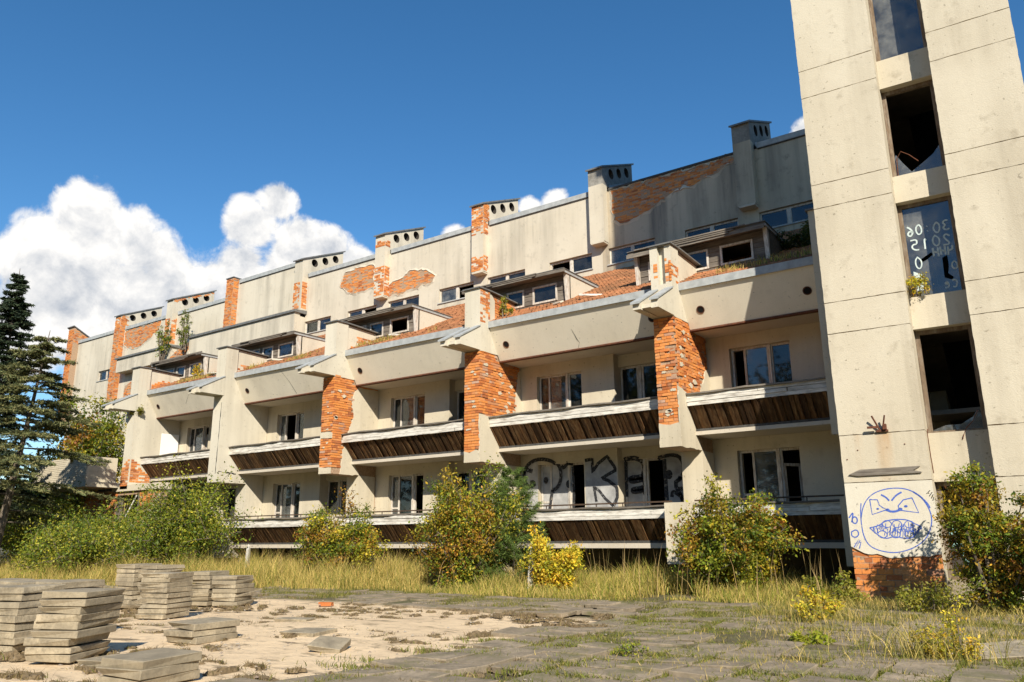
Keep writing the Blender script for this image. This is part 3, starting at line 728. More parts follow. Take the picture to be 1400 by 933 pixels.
def build_dormers():
    r = random.Random(21)
    for k in range(5):
        x0, x1 = XR[k]-1.80, XR[k]+1.93; yf = 19.08; zb = roofz(yf); zt = 8.76
        mb = MB().box(x0, x1, yf, yf+.05, zb-.3, zb+.07)
        w0 = [(XR[k]-1.45, XR[k]-.55), (XR[k]-.35, XR[k]+.30), (XR[k]+.62, XR[k]+1.50)]
        hs = zb+.07; ht = hs+.55
        mb.box(x0, x1, yf, yf+.05, ht, zt)
        ex = [x0] + [v for w in w0 for v in w] + [x1]
        for i in range(0, len(ex), 2): mb.box(ex[i], ex[i+1], yf, yf+.05, hs, ht)
        d = make('dormer', mb, 'grey_wood', BLD)
        # weatherboards between the windows
        for i in range(0, len(ex), 2):
            for j in range(4):
                if r.random() < .2: continue
                make('weatherboard', MB().box(ex[i]+.01, ex[i+1]-.01, yf-.022, yf, hs+j*.14+.006, hs+j*.14+.134), 'grey_wood', d)
        for i, (a, b) in enumerate(w0):
            fr = MB(); t = .055
            fr.box(a, a+t, yf-.03, yf+.04, hs, ht).box(b-t, b, yf-.03, yf+.04, hs, ht).box(a+t, b-t, yf-.027, yf+.037, hs, hs+t).box(a+t, b-t, yf-.027, yf+.037, ht-t, ht)
            wf = make('dormer_window', fr, 'frame_white', d)
            if not (k in (0, 2) and i == 2) and ROOTM.get('x') is None:
                make('pane', MB().box(a+t, b-t, yf, yf+.006, hs+t, ht-t), 'glass', d)
        make('dormer_roof', MB().prism_x([(18.72, zt+.02), (18.72, zt+.08), (20.95, zt+.09), (20.95, zt+.03)], x0-.10, x1+.02), 'grey_wood', d)
        fa_ = make('fascia', MB().box(x0-.10, x1+.03, 18.69, 18.72, zt-.02, zt+.09), 'grey_wood', d)
        fa_.rotation_euler = (0, r.uniform(-.006, .006), 0); fa_.location = (0, 0, r.uniform(-.05, .02))
        for q_ in range(3): make('loose_batten', MB().box(x0+r.uniform(.1, 1.2), x1-r.uniform(.1, 1.2), 18.66-q_*.012, 18.685-q_*.012, zt-.03+q_*.05, zt+.005+q_*.05), 'grey_wood', d)
        make('roof_felt', MB().prism_x([(18.68, zt+.085), (18.68, zt+.10), (20.9, zt+.11), (20.9, zt+.095)], x0-.11, x1+.035), 'zinc_dark', d)
        for xx, s in ((x0, 1), (x1, -1)):
            ch = make('cheek', MB().prism_x([(yf-.02, zb-.05), (yf-.02, zt+.02), (20.9, zt+.02), (21.0, roofz(21.0)-.05)], min(xx, xx+s*.07), max(xx, xx+s*.07)), 'plaster_head' if k != 0 else 'grey_wood', d)
            make('edge_flashing', MB().prism_x([(18.72, zt-.02), (18.72, zt+.03), (21.05, zt+.06), (21.05, zt+.0)], min(xx+s*.0, xx-s*.035), max(xx, xx-s*.035)), 'zinc', d)
            make('corner_post', MB().prism_x([(yf-.10, zb-.05), (yf-.02, zb-.05), (yf-.02, zt), (yf-.18, zt), (yf-.18, zt-.1)], min(xx, xx+s*.10), max(xx, xx+s*.10)), 'frame_white', d)

# ---- the tall rear wall with clerestory windows, chimneys and copings
YA = 26.0
def brick_patch(poly, y, seed, parent=None, mat=True):
    """spot where the render has fallen: a ragged mortar bed with bricks inside a broken lip of render"""
    xs = [p[0] for p in poly]; hs = [p[1] for p in poly]; cx, cz = sum(xs)/len(xs), sum(hs)/len(hs)
    rp = rag(poly, .14, .055, seed); rp = [(a+.05*math.sin(b*9+seed), b+.04*math.sin(a*7+seed)) for a, b in rp]
    mb = bricks_joined(MB(), 'y', y-.012, min(xs), max(xs), min(hs), max(hs), lambda u, h: inpoly(u, h, rp), seed, depth=.05, jit=.014)
    make('brickwork', mb, 'brick', parent or BLD, kind='stuff')
    make('mortar_bed', MB().plate_y(rp, y-.004, y+.03), 'mortar', parent or BLD)
    n = len(rp); v = []; r = random.Random(seed)
    for i in range(n):
        a, b = rp[i-1], rp[(i+1) % n]; dx, dz = b[0]-a[0], b[1]-a[1]; l = math.hypot(dx, dz) or 1; ox, oz = dz/l, -dx/l
        if (rp[i][0]+ox*.1-cx)**2+(rp[i][1]+oz*.1-cz)**2 < (rp[i][0]-cx)**2+(rp[i][1]-cz)**2: ox, oz = -ox, -oz
        w = r.uniform(.05, .16); x, z = rp[i]
        v += [(x, y-.002, z), (x+ox*.012, y-.034, z+oz*.012), (x+ox*w, y+.002, z+oz*w)]
    lip = MB().add(v, [f for i in range(n) for f in ((3*i, 3*i+1, 3*((i+1) % n)+1, 3*((i+1) % n)), (3*i+1, 3*i+2, 3*((i+1) % n)+2, 3*((i+1) % n)+1))])
    make('plaster_lip', lip, 'plaster_attic', parent or BLD)
DUCTS = []
def holes_block(xl, xr, y0, y1, zb, zt0, sl):
    """chimney block with three round ducts through it in x; top and ducts follow the slope"""
    mb = MB(); n = 20; nc = 3
    lo = y0+.42; w = (y1-.18-lo)/nc
    mb.prism_x([(y0, zb), (lo, zb), (lo, zt0+(lo-y0)*sl), (y0, zt0)], xl, xr)
    mb.prism_x([(y1-.18, zb), (y1, zb), (y1, zt0+(y1-y0)*sl), (y1-.18, zt0+(y1-.18-y0)*sl)], xl, xr)
    for c in range(nc):
        a, b = lo+c*w, lo+(c+1)*w; ym = (a+b)/2; top = lambda y: zt0+(y-y0)*sl
        zc = top(ym)-.34; rr = .215
        bot = lambda y: top(y)-.34-.36
        ring = []; outer = []
        angs = sorted([2*math.pi*j/n for j in range(n)] + [math.atan2(zz-zc, yy-ym) % (2*math.pi) for yy, zz in ((a, top(a)), (b, top(b)), (a, bot(a)), (b, bot(b)))])
        for t in angs:
            cy, cz = math.cos(t), math.sin(t); ring.append((ym+rr*cy, zc+rr*cz)); best = 9
            for tt in [(b-ym)/cy if cy > 1e-6 else 9, (a-ym)/cy if cy < -1e-6 else 9]: best = min(best, tt)
            den = cz-sl*cy
            if abs(den) > 1e-6: best = min(best, (.34/den) if den > 0 else (-.36/den))
            outer.append((ym+best*cy, zc+best*cz))
        na = len(angs)
        for x in (xl, xr):
            mb.add([(x, y, z) for y, z in ring]+[(x, y, z) for y, z in outer], [(j, (j+1) % na, na+(j+1) % na, na+j) for j in range(na)])
        DUCTS.append(([(xl, y, z) for y, z in ring]+[(xr, y, z) for y, z in ring], [(j, (j+1) % na, na+(j+1) % na, na+j) for j in range(na)]))
        mb.add([(xl, a, top(a)), (xl, b, top(b)), (xr, b, top(b)), (xr, a, top(a))], [(0, 1, 2, 3)])
        mb.prism_x([(a, zb), (b, zb), (b, bot(b)), (a, bot(a))], xl, xr)
    return mb
def build_attic():
    seg = [-3.0] + [-7.8-6*k for k in range(9)]
    wins = {}
    for k in range(4):
        wins.setdefault(k, []).append((-7.53-6.0*k, -5.53-6.0*k)); wins.setdefault(k+1, []).append((-10.31-6.0*k, -8.29-6.0*k))
    wins.setdefault(4, []).append((-31.53, -29.53)); wins[8] = [(-52.3, -50.4)]
    wins[0] = [(-7.53, -5.53)]
    for k in range(4): pass
    allw = [(-7.53-6.0*k, -5.53-6.0*k) for k in range(5)] + [(-10.31-6.0*k, -8.29-6.0*k) for k in range(4)] + [(-52.3, -50.4)]
    for s in range(9):
        x1, x0 = seg[s], seg[s+1]
        ztop = 15.52 if s == 5 else 14.66
        ow = sorted(w for w in allw if x0-.01 < w[0]+.27 and w[0]+.27 < x1 and w[1] <= x1+.3)
        ow = sorted(w for w in allw if x0 <= (w[0]+w[1])/2 <= x1)
        mb = MB(); zl = 10.6 if s < 5 else -.3
        mb.box(x0, x1, YA, YA+.35, zl, 11.53).box(x0, x1, YA, YA+.35, 12.22, ztop)
        cur = x0
        for a, b in ow: mb.box(cur, a, YA, YA+.35, 11.53, 12.22); cur = b
        mb.box(cur, x1, YA, YA+.35, 11.53, 12.22)
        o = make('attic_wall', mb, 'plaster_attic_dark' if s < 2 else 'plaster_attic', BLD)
        for a, b in ow:
            m = (a+b)/2
            w = window([a+.03, m-.05, m+.05, b-.03], YA+.10, 11.55, 12.2, panes=[rnd.choice([1, 1, 1, 2, 0]), 0, rnd.choice([1, 1, 1, 0])], name='window', t=.06)
            make('sill', MB().box(a-.05, b+.05, YA-.05, YA+.09, 11.50, 11.535), 'zinc', w)
            make('mullion', MB().box(m-.045, m+.045, YA+.09, YA+.2, 11.55, 12.2), 'frame_white', w)
        # coping
        if s == 1: make('roof_edge', MB().box(x0+.4, x1-.3, YA-.06, YA+.5, ztop+.02, ztop+.10), 'asphalt_felt', o)
        else:
            ca, cb = x0+(.42 if s not in (8,) else .1), x1-(.34 if s else 0)
            make('metal_coping', MB().prism_x([(YA-.06, ztop-.01), (YA-.06, ztop+.2), (YA+.45, ztop+.28), (YA+.45, ztop-.0)], ca, cb), 'zinc', o)
            make('drip_shadow_board', MB().box(ca+.02, cb-.02, YA-.035, YA-.0, ztop-.05, ztop-.012), 'asphalt_felt', o)  # dark strip stands in for the shadow line under the coping
    make('rear_roof', MB().prism_x([(YA+.3, 14.60), (YA+.3, 14.72), (31.2, 17.0), (31.2, 16.86)], -55.7, -2.5), 'asphalt_felt', BLD)
    make('rear_wall', MB().box(-55.7, -2.5, 31, 31.3, -.3, 16.87), 'dark_room', BLD)
    make('end_wall', MB().prism_x([(YA+.35, -.3), (31, -.3), (31, 16.8), (YA+.35, 14.65)], -55.8, -55.5), 'plaster_attic', BLD)
    # pilasters and chimneys
    for k in range(8):
        xl, xr = -8.15-6*k, -7.50-6*k
        brk = k in (5, 7)
        zt = 15.8 if k == 5 else 14.9
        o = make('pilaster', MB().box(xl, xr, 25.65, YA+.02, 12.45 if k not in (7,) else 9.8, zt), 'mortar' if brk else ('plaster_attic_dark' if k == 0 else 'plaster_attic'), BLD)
        if not brk: make('pilaster_foot', MB().box(xl+.06, xr-.02, 25.60, YA, 12.38, 12.45), 'plaster_attic', o)
        if k != 5:
            mat = 'chimney_shaded' if k in (0, 1) else 'plaster_attic'  # darker grey puts the tower's shadow into the colour of two chimneys
            ch = make('chimney', holes_block(xl+.002, xr-.002, 25.65, 28.42, 14.9, 15.60, .44), mat, BLD)
            for dv, df in DUCTS: make('duct', MB().add(dv, df), 'hollow_shade', ch)  # duct walls coloured near-black so the holes look deep in shade
            DUCTS.clear()
            sl = .44; make('chimney_cap', MB().prism_x([(25.55, 15.56), (25.55, 15.63), (28.52, 15.63+2.97*sl), (28.52, 15.56+2.97*sl)], xl-.06, xr+.06), 'zinc_dark', ch)
            make('roof_flashing', MB().prism_x([(26.2, 14.86), (26.2, 15.02), (28.4, 15.02+.44*2.2), (28.4, 14.86+.44*2.2)], xr, xr+.02), 'zinc', ch)
        if k == 5: make('chimney_cap', MB().box(xl-.04, xr+.04, 25.6, 26.3, 15.8, 15.85), 'zinc_dark', o)
        bands = {2: [(12.5, 13.2), (14.2, 15.6)], 3: [(12.5, 13.95), (15.0, 15.3)], 4: [(12.9, 14.4)], 5: [(12.5, 15.78)], 6: [(12.8, 14.4)], 7: [(10.0, 15.5)]}.get(k, [])
        for i, (a, b) in enumerate(bands):
            w = .5 if k in (4, 6) else (xr-xl)
            mb = bricks_joined(MB(), 'y', 25.634, xl, xl+w, a, b, lambda u, h: True, k*3+i, depth=.04, jit=.02)
            bricks_joined(mb, 'x', xr+.014, 25.66, YA, a, b, lambda u, h: True, k*3+i+1, depth=.03, jit=.015)
            if k == 2 and b > 15: bricks_joined(mb, 'x', xr+.012, 25.66, 26.1, 14.9, 15.75, lambda u, h: h < 15.55+(u-25.65)*.44, 91, depth=.03, jit=.02)
            if k in (6, 7) : 
                bricks_joined(mb, 'x', xr+.012, 25.7, 28.4, 15.0, 16.8, lambda u, h: (h > 15.58+(u-25.65)*.44-.16 if k == 6 else u < 26.15) and h < 15.58+(u-25.65)*.44-.03, 92, depth=.03, jit=.02)
            make('brickwork', mb, 'brick', o, kind='stuff')
    # end pier with a gable top
    e = make('pilaster', MB().prism_x([(25.6, 9), (26.9, 9), (26.9, 15.05), (25.6, 15.75)], -56.3, -55.5), 'mortar', BLD)
    mb = bricks_joined(MB(), 'y', 25.58, -56.3, -55.5, 9.5, 15.6, lambda u, h: True, 71, depth=.04, jit=.02); bricks_joined(mb, 'x', -55.49, 25.6, 26.9, 14.6, 15.7, lambda u, h: h < 15.72-(u-25.6)*.54, 72, depth=.03)
    make('brickwork', mb, 'brick', e, kind='stuff')
    make('metal_cap', MB().prism_x([(25.5, 15.80), (25.5, 15.86), (27.0, 15.08), (27.0, 15.0)], -56.4, -55.4), 'zinc_dark', e)
    # fallen render
    brick_patch([(-13.30, 14.62), (-8.20, 14.62), (-8.2, 14.48), (-8.8, 14.2), (-9.7, 13.95), (-10.8, 13.8), (-11.6, 13.45), (-12.2, 13.2), (-12.9, 13.15), (-13.2, 13.3), (-13.3, 13.8)], YA, 81)
    brick_patch([(-28.7, 14.2), (-28.2, 14.35), (-27.2, 14.4), (-26.55, 14.3), (-26.5, 13.1), (-27.9, 13.1), (-28.5, 13.3), (-28.9, 13.7)], YA, 82)
    brick_patch([(-25.5, 13.05), (-24.9, 13.2), (-23.9, 13.5), (-22.9, 13.2), (-22.5, 12.9), (-22.9, 12.65), (-23.9, 12.55), (-25.0, 12.45), (-25.55, 12.5)], YA, 83)
    brick_patch([(-49.4, 14.6), (-45.2, 14.6), (-45.3, 14.1), (-46.3, 13.6), (-47.6, 13.2), (-48.6, 13.3), (-49.4, 13.6)], YA, 84)
    # projecting lower wall on the left with its own coping, broken at the left
    lw = make('projecting_wall', MB().box(-40.8, -31.5, 25.3, 25.98, 9.0, 12.60), 'plaster_attic', BLD)
    make('metal_coping', MB().prism_x([(25.2, 12.60), (25.2, 12.72), (26.0, 12.80), (26.0, 12.60)], -40.9, -31.4), 'zinc_dark', lw)
    lw2 = make('projecting_wall', MB().box(-48.9, -42.9, 25.4, 25.98, 11.6, 12.45), 'plaster_attic', BLD)
    make('metal_coping', MB().prism_x([(25.3, 12.45), (25.3, 12.56), (26.0, 12.62), (26.0, 12.45)], -49.0, -42.8), 'zinc_dark', lw2)
    bw = make('broken_wall', MB().plate_y(rag([(-47.5, 9), (-40.82, 9), (-40.82, 12.45), (-41.6, 12.3), (-43.0, 11.6), (-44.6, 11.2), (-46.4, 10.9), (-47.5, 10.6)], .3, .08, 4), 25.36, 25.96), 'mortar', BLD)
    mb = bricks_joined(MB(), 'y', 25.345, -47.5, -40.82, 9, 12.4, lambda u, h: inpoly(u, h, [(-47.5, 9), (-40.82, 9), (-40.82, 12.45), (-41.6, 12.3), (-43.0, 11.6), (-44.6, 11.2), (-46.4, 10.9), (-47.5, 10.6)]), 85, depth=.08, jit=.05)
    make('brickwork', mb, 'brick', bw, kind='stuff')
    make('plaster_patch', MB().plate_y(rag([(-41.0, 9.0), (-40.5, 9.0), (-40.6, 11.6), (-40.8, 11.9), (-41.2, 11.2)], .2, .05, 3), 25.26, 25.34), 'plaster_attic', bw)

build_shell(); build_walls(); build_parapets(); build_balconies(); build_piers(); build_roof(); build_dormers(); build_attic()

# ---- ground floor graffiti in the second bay: white letters with black outlines over wall, boards and doors
def build_bay_graffiti():
    def sy(X, Z=2.5): return (19.264 if Z > 3.19 else 19.397) if -12.62 < X < -11.08 else 19.258 if X < -10.03 else ((19.542 if Z > 3.19 else 19.656) if X < -8.80 else 19.540)
    r = random.Random(2)
    fills = [([(-13.10, 1.95), (-13.12, 2.9), (-13.03, 3.18), (-12.82, 3.32), (-12.64, 3.36), (-12.64, 1.75)], 19.262),
             ([(-11.04, 1.45), (-11.04, 3.22), (-10.80, 3.24), (-10.81, 2.9), (-10.62, 3.12), (-10.33, 3.30), (-10.12, 3.01), (-10.05, 2.9), (-10.05, 1.45)], 19.262),
             ([(-8.77, 1.5), (-8.77, 3.2), (-8.55, 3.25), (-8.34, 3.20), (-8.23, 3.04), (-8.22, 2.6), (-8.25, 1.5)], 19.544)]
    for i, (p, y) in enumerate(fills):
        make('graffiti_fill', MB().plate_y(rag(p, .2, .01, i), y, y+.002), 'grey_paint', BLD)
    strokes = {'P': ([(-13.11,2.97),(-13.03,3.18),(-12.82,3.32),(-12.55,3.37),(-12.20,3.31),(-11.98,3.17),(-11.91,2.91),(-11.97,2.63),(-12.10,2.49),(-12.22,2.47)], .075),
      'P2': ([(-13.13,3.06),(-13.09,2.75),(-12.99,2.58),(-12.75,2.61),(-12.78,2.72),(-12.91,2.70)], .08),
      'I': ([(-11.90,3.14),(-11.83,3.06),(-11.70,3.20),(-11.51,3.18)], .07),
      'K': ([(-11.04,3.23),(-10.80,3.25),(-10.81,2.89),(-10.62,3.12),(-10.33,3.30),(-10.12,3.01),(-10.08,2.91),(-10.52,2.71),(-10.32,2.64),(-10.08,2.46),(-10.06,2.38),(-10.06,2.18),(-10.19,1.95)], .065),
      'K2': ([(-10.71,2.08),(-10.78,2.49),(-10.60,2.36),(-10.43,2.15),(-10.19,1.95)], .055),
      'E': ([(-9.98,3.18),(-9.87,3.23),(-9.56,3.23),(-9.43,3.08),(-9.40,2.96),(-9.47,2.72)], .09),
      'E2': ([(-9.47,2.72),(-9.87,2.70),(-9.81,2.60),(-9.46,2.66)], .10), 'E3': ([(-9.42,2.49),(-9.51,2.41),(-9.80,2.40),(-9.78,2.32),(-9.47,2.35)], .09), 'E4': ([(-9.47, 2.72), (-9.42, 2.49), (-9.47, 2.35), (-9.38, 2.2)], .07),
      'R': ([(-9.0,3.16),(-8.91,3.20),(-8.55,3.25),(-8.34,3.20),(-8.23,3.04),(-8.22,2.81),(-8.30,2.62),(-8.40,2.64)], .07),
      'E0': ([(-9.96, 3.15), (-9.98, 2.2)], .07), 'R0': ([(-8.76, 3.15), (-8.74, 1.7)], .08), 'R3': ([(-8.30, 2.62), (-8.52, 2.50), (-8.30, 2.1), (-8.26, 1.7)], .075), 'O': ([(-11.52, 3.1), (-11.50, 2.2), (-11.56, 1.75)], .06), 'P3': ([(-12.22, 2.47), (-12.30, 2.1), (-12.36, 1.7)], .07), 'R2': ([(-8.60,2.14),(-8.57,2.29),(-8.45,2.23),(-8.29,2.11)], .07)}
    for nme, (p, w) in strokes.items():
        q = smoothline(p, 1) if nme not in ('K', 'K2') else p; w *= 1.45
        mb = ribbon(MB(), q, w, lambda x, z: sy(x, z), sub=4); make('graffiti_letter', mb, 'black_paint', BLD)
    for (x, z, a) in ((-12.44, 2.75, .085), (-11.67, 2.61, .10), (-8.64, 2.73, .11)):
        mb = MB().plate_y([(x+a*math.cos(t*.524)*.9, z+a*1.15*math.sin(t*.524)) for t in range(12)], sy(x)-.006, sy(x)-.002); make('graffiti_letter', mb, 'black_paint', BLD)
    text_mesh('08!', .17, (-13.03, 19.255, 3.02), BLD, 'black_paint', 'graffiti_letter', rot=(R(90), 0, 0), tilt=.25)
    text_mesh('38', .14, (-8.42, 19.535, 2.30), BLD, 'black_paint', 'graffiti_letter', rot=(R(90), 0, 0))
def text_mesh(txt, size, loc, parent, mat, name, rot=(0, 0, 0), mirror=False, tilt=0, offset=.012):
    cu = bpy.data.curves.new(name, 'FONT'); cu.body = txt; cu.size = size; cu.offset = offset*size*4; cu.resolution_u = 3; cu.extrude = .0008
    t = bpy.data.objects.new('tmp', cu); COL.objects.link(t); bpy.context.view_layer.update()
    me = bpy.data.meshes.new_from_object(t.evaluated_get(bpy.context.evaluated_depsgraph_get())); bpy.data.objects.remove(t); bpy.data.curves.remove(cu)
    me.materials.clear(); me.materials.append(MT[mat]); me.name = name
    o = bpy.data.objects.new(name, me); link(o, parent); o.location = loc; o.rotation_euler = (rot[0], rot[1]+tilt, rot[2]); 
    if mirror: o.scale = (-1, 1, 1)
    return o
build_bay_graffiti()

# ================================================================ stair tower
TW = root('stair_tower', (-3.412, 15.6, 0), 'tall pale concrete stair tower with broken windows and a blue painted face', 'tower', R(2.25))
def build_tower():
    W3, H = 3.83, 25.6
    JT = [2.07, 2.95, 4.93, 5.56, 7.56, 8.08, 10.07, 10.71, 12.7, 13.3, 15.3, 15.9, 17.9, 18.5, 20.5, 21.1, 23.1, 24.3]
    # inner shell
    D = 5.8
    make('side_wall', MB().box(.03, .30, .25, D, 0, H), 'plaster_tower', TW); make('side_wall', MB().box(W3-.30, W3-.03, .25, D, 0, H), 'plaster_tower', TW)
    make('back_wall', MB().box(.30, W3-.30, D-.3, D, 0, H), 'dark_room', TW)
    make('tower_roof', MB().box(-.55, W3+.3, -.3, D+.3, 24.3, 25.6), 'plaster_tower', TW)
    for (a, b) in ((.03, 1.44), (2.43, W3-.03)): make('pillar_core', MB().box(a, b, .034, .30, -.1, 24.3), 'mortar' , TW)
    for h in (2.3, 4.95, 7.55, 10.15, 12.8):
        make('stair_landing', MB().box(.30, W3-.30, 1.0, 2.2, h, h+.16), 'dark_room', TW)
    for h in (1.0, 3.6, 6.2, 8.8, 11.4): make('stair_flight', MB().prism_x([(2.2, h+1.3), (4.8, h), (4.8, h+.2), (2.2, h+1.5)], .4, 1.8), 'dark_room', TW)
    # facing panels of the two pillars, one by one, with open joints
    for pi, (a, b) in enumerate(((0, 1.45), (2.42, W3))):
        hs = [.0 if pi else None] + JT
        for i in range(len(hs)-1):
            z1 = hs[i+1]-.007
            if hs[i] is None:
                poly = [(a, .93), (.12, .86), (.28, .79), (.42, .80), (.67, .72), (.95, .76), (1.25, .75), (b, .80), (b, z1), (a, z1)]
                poly = rag(poly, .07, .012, 3, keep=(7, 8, 9)); mb = MB().plate_y(poly, 0, .06)
            else: mb = MB().plate_y(rag([(a, hs[i]+.007), (b, hs[i]+.007), (b, z1), (a, z1)], .09, .0045, i*2+pi), 0, .06)
            make('wall_panel', mb, 'plaster_stained' if pi == 0 and i == 1 else 'plaster_light' if pi == 0 and i == 0 else 'plaster_tower', TW)
        # returns of the recess
        x = (b, b-.05) if pi == 0 else (a, a+.05)
        for i in range(len(JT)):
            z0 = 0 if i == 0 else JT[i-1]; make('reveal', MB().box(min(x)+(.002 if pi == 0 else -.0), max(x)-(.0 if pi == 0 else .002), .062, .78, z0+.004, JT[i]-.004), 'plaster_tower', TW)
    # brick foot of the left pillar, brick by brick
    cells = lambda u, h: h < (.93 if u < .1 else .84-.08*min(1, u/.7)+.02) + .05
    for c, h, L, r in brick_cells(0, 1.45, -.05, .98, cells, 17, BH=.0985, BL=.262):
        j = r.uniform(-.012, .004); shared('brick', BRICKS[r.randrange(8)], TW, (c, .02+.04-j, h), (0, 0, r.uniform(-.02, .02)), (L, .08, .0845))
    for c, h, L, r in brick_cells(2.42, W3, -.05, .5, lambda u, h: False, 18): pass
    # spandrels and windows between the pillars
    sp = [(2.05, 2.93), (5.0, 5.53), (7.49, 8.05), (10.02, 10.66), (12.65, 13.3), (15.3, 15.9), (17.9, 18.5), (20.5, 21.1), (23.1, 24.3)]
    sp[1] = (4.90, 5.53)
    for a, b in sp: make('spandrel', MB().box(1.452, 2.418, .42, .80, a, b), 'plaster_tower', TW)
    op = [(.35, 2.05), (2.93, 4.90), (5.53, 7.49), (8.05, 10.02), (10.66, 12.65)] + [(sp[i][1], sp[i+1][0]) for i in range(4, 8)]
    make('door_sill', MB().box(1.452, 2.418, .42, .9, 0, .35), 'concrete', TW)
    fr = []
    for i, (a, b) in enumerate(op):
        t = .075; y = .60
        mb = MB().box(1.455, 1.455+t, y, y+.10, a, b).box(2.415-t, 2.415, y, y+.10, a, b).box(1.455+t, 2.415-t, y+.003, y+.097, b-t, b).box(1.455+t, 2.415-t, y+.003, y+.097, a, a+.05)
        o = make('window', mb, 'frame_brown', TW); fr.append(o)
        if i >= 4: make('pane', MB().box(1.53, 2.34, y+.04, y+.046, a+.04, b-.06), 'glass_dusty', o)
    y = .64
    make('glass_shard', MB().plate_y([(1.53, 8.09), (2.34, 8.09), (2.34, 8.60), (2.22, 8.45), (2.05, 8.33), (1.80, 8.17), (1.66, 8.40), (1.56, 8.60), (1.53, 8.55)], y, y+.006), 'glass_dusty', fr[3])
    make('glass_shard', MB().plate_y([(1.53, 2.97), (2.34, 2.97), (2.34, 3.25), (2.29, 3.33), (2.2, 3.2), (2.0, 3.08), (1.75, 3.08), (1.53, 3.0)], y, y+.006), 'glass_dusty', fr[1])
    make('hanging_strip', MB().tube([(1.55, .63, 8.10), (1.57, .60, 8.50), (1.66, .57, 8.62), (1.80, .55, 8.50), (1.95, .5, 8.30)], .009, 5), 'rust', fr[3])
    make('hanging_strip', MB().tube([(2.30, .5, 3.30), (2.20, .45, 3.10), (2.08, .42, 2.98), (2.02, .40, 2.84), (2.0, .405, 2.78)], .008, 5), 'rust', fr[1])
    make('hanging_strip', MB().tube([(1.47, .35, 3.0), (1.455, .34, 2.9), (1.46, .34, 2.5), (1.47, .34, 2.2)], .008, 5), 'rust', fr[1])
    # the daubed pane with two holes: panes cut round the holes
    A = [(1.53, 5.58), (2.34, 5.58), (2.34, 7.42), (1.53, 7.42)]
    h1 = [(1.69, 6.23), (1.73, 6.32), (1.93, 6.43), (1.96, 6.38), (1.85, 6.30)]; h2 = [(2.10, 6.28), (2.19, 6.32), (2.19, 6.09), (2.16, 5.96), (2.25, 5.86), (2.21, 5.82), (2.09, 5.88)]
    make('pane', MB().plate_y([(1.53, 5.58), (2.34, 5.58), (2.34, 5.82), (2.21, 5.82), (2.09, 5.88), (2.10, 6.28), (1.85, 6.30), (1.69, 6.23), (1.53, 6.23)], y, y+.006), 'glass_dusty', fr[2])
    make('pane', MB().plate_y([(1.53, 6.232), (1.69, 6.232), (1.73, 6.32), (1.93, 6.43), (1.96, 6.38), (1.85, 6.302), (2.10, 6.282), (2.19, 6.32), (2.19, 6.09), (2.16, 5.96), (2.25, 5.86), (2.21, 5.822), (2.34, 5.822), (2.34, 7.42), (1.53, 7.42)], y, y+.006), 'glass_dusty', fr[2])
    rot = (R(90), 0, 0)
    GL = {'0': [[(.5, 1), (.1, .75), (.1, .25), (.5, 0), (.9, .25), (.9, .75), (.5, 1)]], '1': [[(.3, .75), (.6, 1), (.6, 0)]], '2': [[(.1, .8), (.5, 1), (.9, .75), (.1, 0), (.95, .05)]],
          '3': [[(.1, .9), (.6, 1), (.85, .75), (.45, .52), (.9, .3), (.5, 0), (.05, .12)]], '5': [[(.9, 1), (.2, .98), (.2, .58), (.7, .62), (.9, .3), (.5, 0), (.1, .08)]], '6': [[(.8, 1), (.3, .75), (.1, .3), (.5, 0), (.9, .25), (.6, .5), (.15, .35)]],
          ':': [[(.45, .7), (.55, .66)], [(.45, .25), (.55, .2)]], 'N': [[(.1, 0), (.1, 1)], [(.9, 0), (.9, 1)], [(.1, .4), (.9, .6)]], 'Y': [[(.1, 1), (.15, .55), (.85, .5)], [(.85, 1), (.85, 0)]], 'C': [[(.9, .85), (.4, 1), (.1, .5), (.4, 0), (.9, .15)]], 'E': [[(.2, .5), (.85, .55), (.6, .9), (.2, .6), (.3, .1), (.85, .15)]], 'A': [[(0, 0), (.5, 1), (.95, 0)], [(.2, .4), (.8, .4)]]}
    rr = random.Random(6)
    for txt, hh, x, z, wd_ in (('30:06', .22, 2.30, 6.80, .155), ('2015', .22, 2.30, 6.52, .185), ('YNN', .18, 2.30, 6.32, .12), ('0', .26, 1.76, 6.10, .17), ('0', .17, 2.34, 6.02, .13), ('CE', .16, 2.30, 5.66, .13), ('A', .20, 1.75, 5.82, .16)):
        for ci, ch in enumerate(txt):
            mbx = MB(); ox = x-ci*wd_; oz = z+rr.uniform(-.015, .02)
            for st in GL[ch]: ribbon(mbx, smoothline([(ox-wd_*.82*(u+rr.uniform(-.06, .06)), oz+hh*(v+rr.uniform(-.05, .05))) for u, v in st], 2), .030*rr.uniform(.8, 1.15), y-.006)
            make('painted_letter', mbx, 'glass_paint', fr[2])
    make('painted_strip', MB().plate_y([(1.56, 5.7), (1.72, 5.7), (1.74, 6.0), (1.58, 6.1)], y-.004, y-.002), 'glass_paint', fr[2])
    mb = MB()
    for pts in ([(1.56, 1.05), (1.60, 1.25), (1.72, 1.22), (1.80, 1.05), (1.84, .85), (1.84, .6)], [(1.58, .9), (1.70, 1.05), (1.78, .85), (1.68, .75), (1.80, .62)], [(1.6, 1.2), (1.75, 1.1), (1.8, .95)]): ribbon(mb, smoothline(pts, 2), .045, .70)
    db = make('door_panel', MB().box(1.53, 2.34, .705, .74, .4, 1.3), 'hollow_shade', fr[0]); make('painted_scrawl', mb, 'teal_paint', fr[0])  # panel colour darkened to read as an unlit doorway
    # rusty bracket with its stain, old wooden pointer board
    br = make('bracket', MB().box(.66, .86, -.05, 0.0, 2.965, 3.0).box(.78, .84, -.09, -.0, 3.0, 3.10), 'rust', TW)
